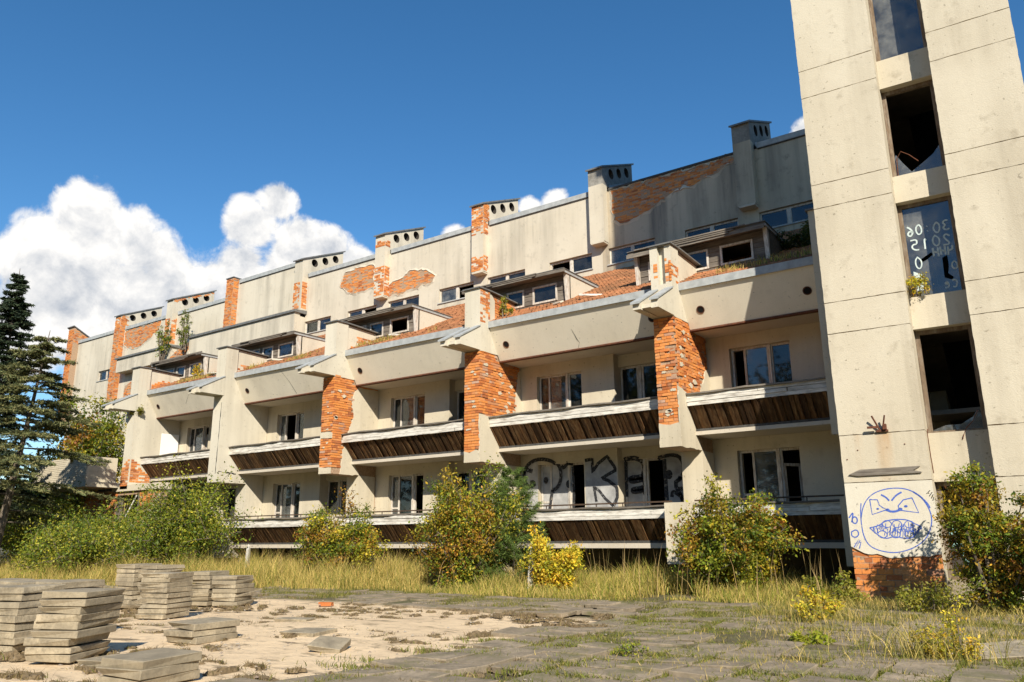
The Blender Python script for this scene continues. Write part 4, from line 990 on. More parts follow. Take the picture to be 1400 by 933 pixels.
    make('bracket_rod', MB().tube([(.72, -.03, 3.0), (.62, -.12, 3.26)], .016, 6), 'rust', br); make('bracket_rod', MB().tube([(.77, -.03, 3.0), (.84, -.14, 3.25)], .016, 6), 'rust', br)
    make('bracket_arm', MB().box(.52, .70, -.12, -.09, 3.03, 3.07), 'rust', br)
    make('sign_board', MB().plate_y([(.10, 2.215), (.26, 2.185), (1.31, 2.195), (1.31, 2.215), (1.18, 2.245), (1.30, 2.31), (1.28, 2.315), (.30, 2.30)], -.035, -.004), 'grey_wood', TW)
    for x, z in ((.30, 2.66), (1.10, 2.72), (.10, 2.5)): make('bolt', MB().tube([(x, .0, z), (x, -.012, z)], .012, 6), 'rust', TW)
    # blue painted face
    S = {'circle': [(0.221,1.417),(0.273,1.631),(0.396,1.813),(0.582,1.914),(0.815,1.951),(1.037,1.927),(1.217,1.815),(1.331,1.632),(1.380,1.424),(1.333,1.219),(1.231,1.044),(1.052,0.913),(0.852,0.840),(0.682,0.816),(0.461,0.854),(0.299,0.944),(0.231,1.111),(0.216,1.294),(0.222,1.509),(0.251,1.694)],
     'arc': [(1.128,1.872),(1.241,1.784),(1.335,1.661),(1.365,1.577)], 'browL': [(0.602,1.837),(0.682,1.788),(0.726,1.725)], 'browR': [(0.946,1.870),(0.841,1.813),(0.766,1.724)],
     'eyeL': [(0.404,1.757),(0.534,1.747),(0.552,1.654),(0.604,1.607),(0.686,1.574),(0.418,1.489),(0.404,1.757)], 'eyeR': [(1.101,1.765),(0.958,1.733),(0.862,1.630),(0.881,1.554),(1.179,1.502),(1.101,1.765)],
     'nose': [(0.656,1.566),(0.764,1.521),(0.910,1.568)], 'mouth': [(0.348,1.256),(0.510,1.290),(0.605,1.364),(0.750,1.397),(0.973,1.393),(1.101,1.311),(1.216,1.250),(1.114,1.192),(1.060,1.090),(0.932,1.055),(0.744,1.107),(0.598,1.057),(0.490,1.109),(0.348,1.256)],
     'tag1': [(0.016,1.436),(0.109,1.558),(0.052,1.358),(0.137,1.326),(0.164,1.433),(0.093,1.466),(0.052,1.358)], 'tag2': [(0.034,1.189),(0.127,1.234),(0.161,1.142),(0.096,1.082),(0.026,1.113),(0.034,1.189)], 'tag3': [(0.048,0.914),(0.136,1.051),(0.076,0.899),(0.164,1.036),(0.055,0.975),(0.175,1.005),(0.133,0.884)]}
    wd = {'circle': .017, 'arc': .026, 'browL': .028, 'browR': .028, 'nose': .036, 'tag1': .022, 'tag2': .02, 'tag3': .02}
    for n, p in S.items():
        q = p if n in ('eyeL', 'eyeR', 'tag3') else smoothline(p, 2); mb = ribbon(MB(), q, wd.get(n, .018)*1.05, -.0025)
        make('painted_line', mb, 'blue_paint', TW)
    mb = MB()
    for (x, z) in ((.642, 1.318), (.805, 1.315), (1.004, 1.306), (.550, 1.139), (.762, 1.137), (.983, 1.134)): ribbon(mb, [(x+.075*math.cos(t*.449), z+.062*math.sin(t*.449)) for t in range(15)], .014, -.003)
    r = random.Random(4)
    for i in range(46):
        u = .42+.70*i/45; ribbon(mb, [(u, 1.225+r.uniform(-.09, .02)), (u+r.uniform(-.02, .05), 1.235+r.uniform(-.02, .11))], .013, -.0035)
    for i in range(12):
        u = .58+.042*i; ribbon(mb, [(u, 1.10+r.uniform(-.02, .02)), (u+.02, 1.19)], .012, -.0035)
    make('painted_teeth', mb, 'blue_paint', TW)
    for (x, z, a) in ((.521, 1.588, .024), (.986, 1.621, .03), (.68, 1.566, .035), (.89, 1.573, .038)):
        make('painted_dot', MB().plate_y([(x+a*math.cos(t*.628), z+a*.7*math.sin(t*.628)) for t in range(10)], -.0045, -.002), 'blue_paint', TW)
    mb = MB()
    for a, b in (((1.341,1.825),(1.403,1.883)), ((1.376,1.779),(1.434,1.852)), ((1.405,1.742),(1.443,1.812)), ((1.425,1.702),(1.446,1.761))): ribbon(mb, [a, b], .014, -.0025)
    make('painted_marks', mb, 'black_paint', TW)
build_tower()

# ================================================================ ruined porch at the left end
PO = root('ruined_porch', (-32.4, 16.9, 0), 'crumbling brick porch with a dark doorway at the far left end of the building', 'porch')
ROOTM[PO.name] = Matrix.Translation((32.4, -16.9, 0))
def build_porch():
    y = 17.3
    w = make('wall', MB().box(-34.6, -31.95, y, y+.35, -.2, 3.15).box(-30.3, -28.9, y, y+.35, -.2, 3.1).box(-31.95, -30.3, y, y+.35, 2.95, 3.1), 'mortar', PO)
    mb = bricks_joined(MB(), 'y', y-.02, -34.6, -31.95, 0, 3.1, lambda u, h: u > -33.4 or h > 1.2, 61, depth=.05, jit=.03); bricks_joined(mb, 'y', y-.02, -30.28, -28.9, 0, 3.0, lambda u, h: h > 1.9+.6*math.sin(u*4), 62, depth=.05, jit=.03)
    make('brickwork', mb, 'brick', w, kind='stuff')
    make('plaster_patch', MB().plate_y(rag([(-30.2, 0), (-28.9, 0), (-28.9, 2.9), (-29.4, 2.5), (-30.0, 1.9), (-30.2, 1.6)], .2, .06, 6), y-.035, y), 'plaster', PO)
    make('lintel_beam', MB().box(-32.3, -28.8, y-.10, y+.4, 3.1, 3.35), 'plaster', PO)
    c = make('canopy_band', MB().box(-36.2, -31.9, 15.9, 17.1, 3.45, 4.45), 'plaster', PO)
    mb = MB(); rr = random.Random(8)
    for c_, h, L, r in brick_cells(-36.2, -31.9, 3.45, 4.45, lambda u, h: True, 63): mb.box(c_-L/2, c_+L/2, 15.875-r.uniform(0, .02), 15.91, h-.033, h+.033)
    make('white_brickwork', mb, 'plaster', c, kind='stuff')
    make('canopy_slab', MB().box(-36.2, -31.8, 15.85, 17.3, 3.25, 3.45), 'plaster', PO)
    make('door_frame', MB().box(-31.95, -31.85, y-.02, y+.2, 0, 2.95).box(-30.40, -30.30, y-.02, y+.2, 0, 2.95), 'grey_wood', PO)
    make('leaning_pole', MB().tube([(-31.7, 16.9, .6), (-30.45, 17.25, 2.9)], .03, 6), 'white_board', PO)
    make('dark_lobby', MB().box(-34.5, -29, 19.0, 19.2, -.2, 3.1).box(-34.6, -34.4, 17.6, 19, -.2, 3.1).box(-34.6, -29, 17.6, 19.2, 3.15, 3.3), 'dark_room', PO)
build_porch()

# ================================================================ paving and loose slabs
def slab_mesh(seed, w=.5, l=.5, t=.07):
    r = random.Random(seed); import bmesh
    mb = MB().box(-w/2, w/2, -l/2, l/2, 0, t); mb.v = [(x+r.uniform(-.006, .006), y+r.uniform(-.006, .006), z) for x, y, z in mb.v]
    me = bpy.data.meshes.new('slab'); me.from_pydata(mb.v, [], mb.f); me.update()
    bm = bmesh.new(); bm.from_mesh(me)
    bmesh.ops.recalc_face_normals(bm, faces=bm.faces)
    cv = r.sample(list(bm.verts), 2); es = [e for v in cv[:r.choice([0, 1, 1, 2])] for e in v.link_edges]
    bmesh.ops.bevel(bm, geom=list(bm.edges), offset=.0055, segments=1, affect='EDGES')
    bm.verts.ensure_lookup_table()
    for _ in range(r.choice([1, 2, 3])):
        c0 = r.choice(list(bm.verts)).co.copy()
        for v in bm.verts:
            if (v.co-c0).length < .03:
                v.co.x *= .93; v.co.y *= .94; v.co.z = t*.5+(v.co.z-t*.5)*.8
    bm.to_mesh(me); bm.free()
    return me
SLABS = []
for i in range(10):
    me = slab_mesh(i); me.materials.append(MT['concrete']); SLABS.append(me)
PAVES = []
for i in range(8):
    me = slab_mesh(100+i, .465, .465, .07); me.materials.append(MT['paving']); PAVES.append(me)
def build_paving():
    pv = make('pavement', MB().box(-5.6, 3.0, 3.5, 13.6, -.25, -.105), 'ground', kind='structure')
    r = random.Random(31); cand = []
    for i in range(-50, 12):
        for j in range(4, 29):
            x, y = i*.5+.25, j*.5+.25
            right = x > -5.6 + .25*math.sin(y*1.3) and y < 13.3
            strip = y > 10.6+.3*math.sin(x*.9) and y < 13.2 and x > -24
            if not (right or strip): continue
            if x > 2.2: continue
            d = math.hypot(x, y)
            if y < 3.9 or r.random() < (.07 if right else .18): continue
            cand.append((d, x, y))
    cand.sort(); V = []; F = []
    n = 0
    for d, x, y in cand:
        # cull what the camera cannot see
        fx = x*_f[0]+y*_f[1]; sx = x*_r[0]+y*_r[1]
        if fx < 4.5 or abs(sx) > fx*.78: continue
        rx, ry, rz = r.uniform(-.05, .05), r.uniform(-.05, .05), r.uniform(-.06, .06); z = -.050+r.uniform(-.018, .018)
        if r.random() < .06: rx += r.uniform(-.06, .06); z += .01
        if n < 290:
            shared('paving_slab', PAVES[r.randrange(8)], pv, (x+r.uniform(-.01, .01), y+r.uniform(-.01, .01), z), (rx, ry, rz+r.choice([0, math.pi/2])))
        else:
            me = PAVES[r.randrange(8)]; M = Matrix.Translation((x, y, z)) @ Matrix.Rotation(rz, 4, 'Z') @ Matrix.Rotation(rx, 4, 'X') @ Matrix.Rotation(ry, 4, 'Y'); o = len(V)
            V += [tuple(M @ v.co) for v in me.vertices]; F += [tuple(q+o for q in p.vertices) for p in me.polygons]
        n += 1
    mb = MB(); mb.v = V; mb.f = F; make('far_paving', mb, 'paving', pv, kind='stuff')
build_paving()

def stack(x, y, n, rot, sname, lean=(0, 0), seed=0, ly=1.15):
    r = random.Random(seed); z = -.01; words = ['topmost', 'second from the top', 'third from the top', 'fourth from the top', 'fifth from the top', 'sixth from the top', 'seventh from the top', 'eighth from the top', 'ninth from the top', 'tenth from the top', 'eleventh from the top']
    for i in range(n):
        me = SLABS[r.randrange(10)]; f = n-1-i
        o = shared('concrete_slab', me, None, (x+lean[0]*i/n+r.uniform(-.022, .022), y+lean[1]*i/n+r.uniform(-.022, .022), z), (r.uniform(-.012, .012), r.uniform(-.012, .012), rot+r.uniform(-.05, .05)+r.choice([0, math.pi])), (1, ly*r.uniform(.97, 1.02), r.uniform(.94, 1.12)))
        z += .0735*r.uniform(.98, 1.04)
        w = 'lowest' if i == 0 and n > 1 else words[f]
        tag(o, 'concrete slab, %s of the %s' % (w, sname), 'slab', 'concrete slabs stacked on the sand', 'thing')
c, s = math.cos(.45), math.sin(.45)
stack(-8.54, 4.28, 9, .45, 'tall leaning stack nearest the camera', lean=(.13, .05), seed=1, ly=1.22)
stack(-9.72, 4.33, 9, .30, 'stack left of the leaning one', seed=2)
stack(-10.32, 4.08, 9, .25, 'stack cut by the left picture edge', seed=3)
stack(-10.35, 5.10, 9, .12, 'right stack in the back row', seed=4)
stack(-10.90, 4.95, 9, .12, 'middle stack in the back row', seed=5)
stack(-11.55, 4.85, 9, .12, 'left stack in the back row', seed=6)
stack(-13.95, 8.10, 10, .10, 'mid-distance wide stack, left half', seed=7)
stack(-13.35, 8.18, 10, .10, 'mid-distance wide stack, right half', seed=8)
stack(-11.75, 7.28, 9, .34, 'leaning stack before the wide one', seed=9, lean=(.05, .0), ly=1.2)
stack(-13.35, 9.12, 8, .30, 'farthest pair by the grass, left', seed=10)
stack(-12.80, 9.28, 7, .35, 'farthest pair by the grass, right', seed=11)
stack(-8.60, 5.86, 3, .08, 'low pile of three on sand', seed=12, ly=1.25)
stack(-6.50, 3.96, 3, .16, 'low pile at the bottom edge', seed=13, ly=1.2)
def loose(x, y, z, rot, label, mat=None, sc=(1, 1, 1)):
    o = shared('concrete_slab', SLABS[3], None, (x, y, z), rot, sc); tag(o, label, 'slab', 'loose slabs lying on the sand', 'thing'); return o
loose(-6.75, 6.15, .0, (.20, .12, .5), 'single concrete slab propped up at an angle on the bare sand', sc=(.72, .72, 1))
loose(-7.95, 6.9, -.02, (.02, .0, .2), 'flat grey slab lying on the sand beyond the low pile')
loose(-9.3, 7.8, -.02, (.0, .02, .4), 'flat broken slab lying farther back on the sand', sc=(1, .6, 1))
loose(-7.7, 4.35, -.015, (.0, .0, .35), 'flat slab in the shadow of the leaning stack')
loose(-.75, 9.15, .0, (.1, -.05, .6), 'pale slab half sunk at the right picture edge', sc=(1.5, 1.1, 1))
o = shared('orange_brick', BRICKS[2], None, (-11.1, 10.0, .02), (0, 0, .4), (.24, .12, .065)); tag(o, 'single orange brick lying on the sand', 'brick')

# ================================================================ vegetation
G = np.random.default_rng(12)
def unit(v): return v/np.maximum(np.linalg.norm(v, axis=-1, keepdims=True), 1e-9)
def leaf_arrays(C, L, Wd, dirs, ups, colors, fold=.25):
    """rhombic leaves: C centre (n,3), L length (n,), dirs, ups (n,3)"""
    d = unit(dirs); sd = unit(np.cross(d, ups)); nr = np.cross(sd, d)
    L = L[:, None]; Wd = Wd[:, None]
    a = C-d*L*.5; b = C+sd*Wd*.5+nr*Wd*fold*.5; t = C+d*L*.5; e = C-sd*Wd*.5+nr*Wd*fold*.5
    V = np.stack([a, b, t, e], 1).reshape(-1, 3); n = len(C)
    F = np.arange(4*n).reshape(n, 4); return V, F, np.repeat(colors, 4, 0)
def rand_dirs(n, up=0.0):
    v = G.normal(size=(n, 3)); v[:, 2] += up; return unit(v)
def palette(n, pal, cluster=None, jit=.25):
    w = np.array([p[0] for p in pal]); w = w/w.sum(); cols = np.array([p[1] for p in pal])
    c = cols[G.choice(len(pal), n, p=w)]
    return c*(1+G.uniform(-jit, jit, (n, 1)))
PAL_ROWAN = [(w, tuple(v*1.6 for v in c)) for w, c in [(6, (.080, .118, .014)), (4, (.16, .185, .018)), (2.6, (.36, .28, .026)), (.14, (.38, .20, .022)), (.03, (.32, .07, .02)), (3.5, (.030, .052, .010))]]
PAL_YEL = [(w, tuple(v*1.6 for v in c)) for w, c in [(4, (.44, .33, .03)), (3, (.28, .26, .025)), (2, (.14, .17, .018)), (.8, (.45, .22, .02))]]
PAL_GREEN = [(w, tuple(v*1.6 for v in c)) for w, c in [(5, (.07, .105, .014)), (4, (.11, .15, .018)), (2, (.20, .20, .02)), (1.2, (.33, .27, .03)), (2, (.035, .06, .01))]]
PAL_DRY = [(w, tuple(v*1.2 for v in c)) for w, c in [(3, (.20, .20, .03)), (3, (.30, .25, .04)), (2, (.12, .15, .02))]]
def shrub(name, x, y, rx, ry, h, n, pal, label, cat='shrub', z0=-.05, stems=12, leaf=.065, low=.02, group=None, lean=(0, 0)):
    rt = root(name, (x, y, z0), label, cat, group=group)
    tb = MB(); pts = []; wts = []
    for i in range(stems):
        a = 2*math.pi*(i+rnd.random())/stems; rr = rnd.uniform(.15, 1)**.6
        tip = Vector((math.cos(a)*rx*rr+lean[0]*h, math.sin(a)*ry*rr+lean[1]*h, h*(1-.55*rr*rr)*rnd.uniform(.66, 1.06)))
        base = Vector((math.cos(a)*.12, math.sin(a)*.12, 0)); mid = base.lerp(tip, .5)+Vector((0, 0, h*.10))+Vector((rnd.uniform(-.1, .1), rnd.uniform(-.1, .1), 0))*rx
        P = [base*(1-t)**2+mid*2*t*(1-t)+tip*t*t for t in (0, .25, .5, .75, 1)]
        tb.tube(P, [.022*h**.6, .017*h**.6, .012*h**.6, .007*h**.6, .003], 5, cap=False)
        NB = 10
        for j in range(NB):
            t = rnd.uniform(low, 1.0)**.75; p = base*(1-t)**2+mid*2*t*(1-t)+tip*t*t
            dr = Vector((rnd.gauss(0, 1), rnd.gauss(0, 1), rnd.gauss(.25, .7))).normalized(); l = rnd.uniform(.16, .34)*max(rx, ry)*(.75+.4*(1-t))
            if rnd.random() < .10: dr = (dr*.5+Vector((0, 0, 1))).normalized(); l *= 1.7
            q = p+dr*l+Vector((0, 0, -.12*l)); q.z = max(q.z, .06)
            tb.tube([p, p.lerp(q, .5)+Vector((0, 0, .05*l)), q], [.008*h**.5, .006*h**.5, .002], 4, cap=False)
            pts.append((p, q)); wts.append(l)
    make('stems', tb, 'bark', rt)
    n = int(n*2.7); wts = np.array(wts)/sum(wts); ci = G.choice(len(pts), n, p=wts); A = np.array([p[0] for p in pts])[ci]; B = np.array([p[1] for p in pts])[ci]
    t = G.random((n, 1))**.8; C = A+(B-A)*t+G.normal(size=(n, 3))*np.array([.085, .085, .065])*max(rx, .5)*.9
    C[:, 2] = np.maximum(C[:, 2], .03)
    d = unit(unit(B-A)*.5+G.normal(size=(n, 3))*.8+np.array([0, 0, -.25])); up = rand_dirs(n, 1.1)
    clus = G.uniform(.72, 1.25, len(pts))[ci][:, None]
    col = palette(n, pal)*clus
    shade = G.choice(len(pal), len(pts)); pc = np.array([p[1] for p in pal])[shade][ci]; sc_ = np.repeat(G.uniform(.75, 1.25, stems), NB)[:len(pts)][ci][:, None]; col = (col*.6+pc*.4)*sc_
    L = G.uniform(.45, 1.35, n)*leaf
    V, F, Cc = leaf_arrays(C, L, L*G.uniform(.38, .62, n), d, up, col)
    np_mesh('foliage', V, [F], 'leaf', rt, Cc)
    return rt
shrub('berry_shrub', -5.7, 15.9, 1.40, 1.0, 2.35, 11500, PAL_ROWAN, 'broad yellow-green shrub in front of the balcony next to the tower', stems=30, leaf=.075, lean=(-.02, -.03))
shrub('berry_shrub', -11.85, 15.0, 1.75, 1.2, 2.85, 13500, PAL_ROWAN, 'tall orange-tinged shrub before the graffiti balcony, left of the young pine', stems=32, leaf=.072)
shrub('yellow_shrub', -9.2, 14.5, .85, .6, 1.35, 4200, PAL_YEL, 'bright yellow low shrub round a white post below the graffiti', stems=16, leaf=.065)
shrub('berry_shrub', -16.5, 15.2, 1.55, 1.0, 2.45, 9500, PAL_ROWAN, 'rounded yellow-green shrub below the third balcony from the tower', stems=28, leaf=.075)
shrub('green_shrub', -24.4, 15.4, 3.2, 1.4, 3.0, 16000, PAL_GREEN, 'wide dark green thicket before the two leftmost balconies', stems=44, leaf=.09)
shrub('green_shrub', -28.3, 15.0, 2.5, 1.2, 2.4, 10000, PAL_GREEN, 'dense green shrub in front of the ruined porch doorway', stems=30, leaf=.09)
shrub('berry_shrub', -25.8, 12.6, 2.6, 1.2, 1.75, 9500, PAL_GREEN, 'low green shrub right of the spruce trunk, behind the slab stacks', stems=34, leaf=.08)
shrub('green_shrub', -31.6, 14.6, 3.0, 1.2, 2.8, 9500, PAL_GREEN, 'green shrub at the left picture edge under the spruce', stems=34, leaf=.09)
shrub('berry_shrub', -1.12, 14.2, .85, .7, 2.4, 8000, PAL_ROWAN, 'tall yellowing shrub covering the foot of the tower doorway', stems=28, leaf=.06)
shrub('berry_shrub', -.15, 13.8, .85, .7, 2.1, 6000, PAL_ROWAN, 'dark bush at the right picture edge beside the tower', stems=22, leaf=.06)
shrub('weed_plant', -3.05, 11.5, .35, .3, .62, 520, PAL_YEL, 'small leafy weed in the paving before the brick foot of the tower', 'weed', stems=6, leaf=.05)
shrub('weed_plant', -1.15, 8.7, .32, .28, .55, 620, PAL_YEL, 'yellow-leaved weed growing from the joints at the lower right', 'weed', stems=7, leaf=.035)
shrub('weed_plant', -3.75, 7.35, .15, .13, .26, 160, PAL_GREEN, 'tiny grey-green weed in the middle of the paving', 'weed', stems=5, leaf=.03)
shrub('weed_plant', -2.5, 9.1, .22, .16, .18, 260, [(1, (.22, .27, .02)), (1, (.30, .30, .03))], 'bright lime-green weed tuft between the slabs', 'weed', stems=9, leaf=.06)
shrub('weed_plant', -3.6, 14.8, .6, .4, .5, 900, PAL_DRY, 'low weed clump at the corner of the tower brickwork', 'weed', stems=8, leaf=.06)
shrub('weed_plant', -1.9, 13.4, .6, .4, .55, 900, PAL_DRY, 'low weed clump under the painted face', 'weed', stems=8, leaf=.05)
sap = shrub('window_sapling', -1.78, 16.02, .20, .15, .52, 330, PAL_YEL, 'small yellow sapling on the sill of the daubed tower window', 'sapling', z0=5.53, stems=6, leaf=.045)
shrub('leafy_tree', -37.0, 18.2, 3.3, 1.6, 8.6, 15000, PAL_ROWAN, 'leafy green tree rising beside the leftmost pier above the porch', 'tree', stems=26, leaf=.15, low=.25)
shrub('roof_sapling', -43.2, 25.1, .75, .5, 2.7, 420, PAL_GREEN, 'left of two thin saplings growing on the broken wall', 'sapling', z0=11.6, stems=7, leaf=.11, low=.08)
shrub('roof_sapling', -40.9, 25.0, .7, .5, 2.9, 420, PAL_GREEN, 'right of two thin saplings growing on the broken wall', 'sapling', z0=11.9, stems=7, leaf=.11, low=.08)
shrub('roof_bush', -4.55, 20.3, .9, .8, 1.1, 1500, [(3, (.05, .07, .012)), (2, (.10, .10, .02))], 'dark bush on the roof slope against the tower', 'bush', z0=8.3, stems=9, leaf=.09)
shrub('hanging_tuft', -31.2, 17.3, .4, .3, .5, 260, PAL_DRY, 'dry tuft hanging from the leftmost pier head', 'plant', z0=6.2, stems=6, leaf=.09)
shrub('roof_tuft', -29.0, 18.5, .3, .2, .6, 160, PAL_YEL, 'yellow tuft by the second dormer from the left', 'plant', z0=7.7, stems=5, leaf=.08)
shrub('roof_tuft', -12.9, 18.05, .22, .2, .95, 200, PAL_DRY, 'thin weed on the brick wing wall above the graffiti bay', 'plant', z0=7.4, stems=4, leaf=.07)

def conifer(name, x, y, h, rmax, label, base=.12, n_need=26000, col=((.040, .062, .030), (.065, .088, .036), (.028, .045, .024)), droop=.18, dens=1.0, need=(.15, .030), power=.8, trunk=.012, lean=0.0, whorl=.32):
    rt = root(name, (x, y, -.05), label, 'tree')
    tb = MB(); tb.tube([(0, 0, 0), (lean*.35+.02, 0, h*.35), (lean*.7, .02, h*.7), (lean, 0, h)], [trunk*h, trunk*h*.75, trunk*h*.4, .01], 8)
    make('trunk', tb, 'bark', rt)
    bt = MB(); segA = []; segB = []; wt = []
    z = h*base
    while z < h*.985:
        f = (z-h*base)/(h*(1-base)); Lr = rmax*(1-f)**power*(1 if f > .12 else .75+2*f)+.08
        for i in range(rnd.randint(4, 6)):
            a = rnd.uniform(0, 6.283); l = Lr*rnd.uniform(.65, 1.1); d = Vector((math.cos(a), math.sin(a), 0))
            up0 = .25+.5*f; P = []
            for t in (0, .33, .66, 1.0): P.append(Vector((lean*z/h, 0, z)) + d*l*t + Vector((0, 0, l*(up0*t*.35 - droop*2*t*t + (.12 if t == 1 else 0)))))
            bt.tube(P, [.012*h*.25, .009*h*.2, .006*h*.15, .003], 4, cap=False)
            for t_ in range(2, 11):
                t = t_/10; k_ = min(2, int(t*3)); p = P[k_].lerp(P[k_+1], t*3-k_)
                for sgn in (-1, 1):
                    if rnd.random() > .9*dens: continue
                    sd = Vector((-d.y, d.x, 0))*sgn; tl = l*.42*(1.05-t)*rnd.uniform(.6, 1.15)+.08; q = p+(sd*.8+d*.55).normalized()*tl+Vector((0, 0, -tl*rnd.uniform(.05, .4)))
                    segA.append(p); segB.append(q); wt.append((q-p).length)
            for k_ in range(1, 3): segA.append(P[k_]); segB.append(P[k_+1]); wt.append((P[k_+1]-P[k_]).length*1.2)
        z += whorl*(1-.45*f)*rnd.uniform(.8, 1.2)
    make('branches', bt, 'bark', rt)
    wt = np.array(wt); ci = G.choice(len(wt), n_need, p=wt/wt.sum()); A = np.array(segA)[ci]; B = np.array(segB)[ci]
    t = G.random((n_need, 1)); C = A+(B-A)*t+G.normal(size=(n_need, 3))*.022
    d = unit(unit(B-A)*.9+G.normal(size=(n_need, 3))*.55); cc = np.array(col)[G.choice(len(col), n_need)]*G.uniform(.75, 1.3, (n_need, 1))*G.uniform(.75, 1.2, len(wt))[ci][:, None]
    L = G.uniform(.6, 1.2, n_need)*need[0]; V, F, Cc = leaf_arrays(C, L, np.full(n_need, need[1]), d, rand_dirs(n_need), cc)
    np_mesh('crown', V, [F], 'needle', rt, Cc); return rt
conifer('spruce_tree', -30.9, 12.5, 8.5, 4.4, 'sparse feathery spruce with a bare trunk behind the slab stacks', base=.22, n_need=54000, col=((.17, .175, .065), (.115, .13, .05), (.24, .22, .09), (.065, .08, .032)), droop=.19, dens=.8, need=(.19, .032), power=.75, whorl=.48, lean=2.0, trunk=.019)
conifer('spruce_tree', -35.5, 13.8, 12.6, 3.1, 'dense dark spruce at the left picture edge, taller than the sparse one', base=.10, n_need=60000, col=((.018, .032, .016), (.03, .046, .02), (.045, .06, .028)), droop=.20, need=(.22, .055), power=.9)
conifer('young_pine', -10.75, 15.3, 2.75, 1.0, 'young soft-needled pine between the orange shrub and the yellow shrub', base=.06, n_need=26000, col=((.10, .16, .03), (.14, .19, .04), (.07, .11, .025)), droop=-.12, need=(.13, .009), power=.6, trunk=.010, whorl=.22)

# ---- grass
def blades(X, Y, H, col, wid, lean=.35, z=-.02, seedhead=None):
    n = len(X); a = G.uniform(0, 6.283, n); bend = G.normal(size=(n, 2))*lean*H[:, None]
    base = np.stack([X, Y, np.full(n, z) if np.isscalar(z) else z], 1); sd = np.stack([np.cos(a), np.sin(a), np.zeros(n)], 1)*wid[:, None]*.5
    mid = base+np.concatenate([bend*.3, (H*.55)[:, None]], 1); tip = base+np.concatenate([bend, H[:, None]], 1)
    V = np.stack([base-sd, base+sd, mid+sd*.8, mid-sd*.8, tip], 1).reshape(-1, 3); i = np.arange(n)[:, None]*5
    return V, [i+np.array([[0, 1, 2, 3]]), i+np.array([[3, 2, 4]])], np.repeat(col, 5, 0)
def grass_patch(name, X, Y, H, pal, wid, label, lean=.35, z=-.02, cat='grass'):
    n = len(X); col = palette(n, pal)
    V, F, C = blades(X, Y, H, col, wid, lean, z); 
    return np_mesh(name, V, F, 'grass', None, C, kind='stuff', label=label, cat=cat)
def nz(X, Y, s, ph=0): return np.sin(X*s+1.3*np.sin(Y*s*.7+ph)+ph)*np.cos(Y*s*1.1+ph*2)
STRAW = [(w, tuple(v*1.35 for v in c)) for w, c in [(4, (.42, .31, .10)), (3, (.32, .25, .07)), (2, (.22, .20, .04)), (1.5, (.12, .14, .025))]]
GREEN = [(w, tuple(v*1.25 for v in c)) for w, c in [(3, (.14, .165, .022)), (3, (.24, .23, .035)), (2, (.36, .29, .07)), (1.5, (.08, .11, .018))]]
# tall dry grass along the building
n = 85000; X = G.uniform(-33, -3.2, n); edge = 13.3+.5*nz(X, X*0, .8)+np.where(X < -14, -1.1, 0)+np.where(X < -20, -1.4, 0); Y = edge+(G.random(n)**1.2)*(18.6-edge)
H = (.20+.38*np.clip((Y-edge)/1.8, 0, 1))*G.uniform(.35, 1.25, n)*np.where(X < -12.5, 1.0, .70)*np.where(X > -5, .62, 1)*(1+.38*nz(X, Y, 2.3, .9)+.25*nz(X, Y, 5.1, .3))
left = X < -12.5+2*nz(X, Y, .6, 2)
keep = (nz(X, Y, 1.1, .5)+.5*nz(X, Y, 3.7, 1.5) > -.62)
grass_patch('dry_grass', X[left & keep], Y[left & keep], H[left & keep], STRAW, G.uniform(.007, .016, int((left & keep).sum())), 'tall straw-coloured grass along the left half of the building')
q = ~left & keep; grass_patch('green_grass', X[q], Y[q], H[q], GREEN+[(4, c_) for _, c_ in STRAW[:2]], G.uniform(.007, .015, int(q.sum())), 'mixed green and straw grass between the shrubs and the tower')
m_ = 520; sx_ = G.uniform(-31, -3.6, m_); sy_ = G.uniform(14.0, 17.6, m_)
grass_patch('seed_stalks', sx_, sy_, G.uniform(.55, 1.15, m_), [(2, (.40, .28, .12)), (1, (.30, .20, .09)), (1, (.22, .18, .06))], G.uniform(.008, .016, m_), 'thin dry seed stalks standing above the grass', lean=.14)
# low verge on the paving edge
OLIVE = [(3, (.17, .165, .035)), (2, (.24, .21, .055)), (2, (.11, .125, .025)), (1, (.32, .26, .09))]
n = 60000; X = G.uniform(-24, 2.5, n); Y = 12.3+G.normal(size=n)*.75+.3*nz(X, X*0, .9, 1); q = (nz(X, Y, 1.3, 1.2)+.5*nz(X, Y, 3.1, .2) > -.15) & (Y > 10.8) & ~((X > -3.3) & (Y > 15.4))
grass_patch('verge_grass', X[q], Y[q], G.uniform(.025, .10, q.sum()), OLIVE, G.uniform(.006, .012, q.sum()), 'short patchy grass creeping over the edge of the paving', lean=.5)
# grass before the tower
n = 9000; X = G.uniform(-4.2, 2.5, n); Y = G.uniform(11.8, 15.4, n); q = nz(X, Y, 1.9, .7) > -.3
grass_patch('tower_grass', X[q], Y[q], G.uniform(.04, .20, q.sum()), OLIVE+STRAW[:2], G.uniform(.006, .012, q.sum()), 'low weedy grass at the foot of the stair tower', lean=.5)
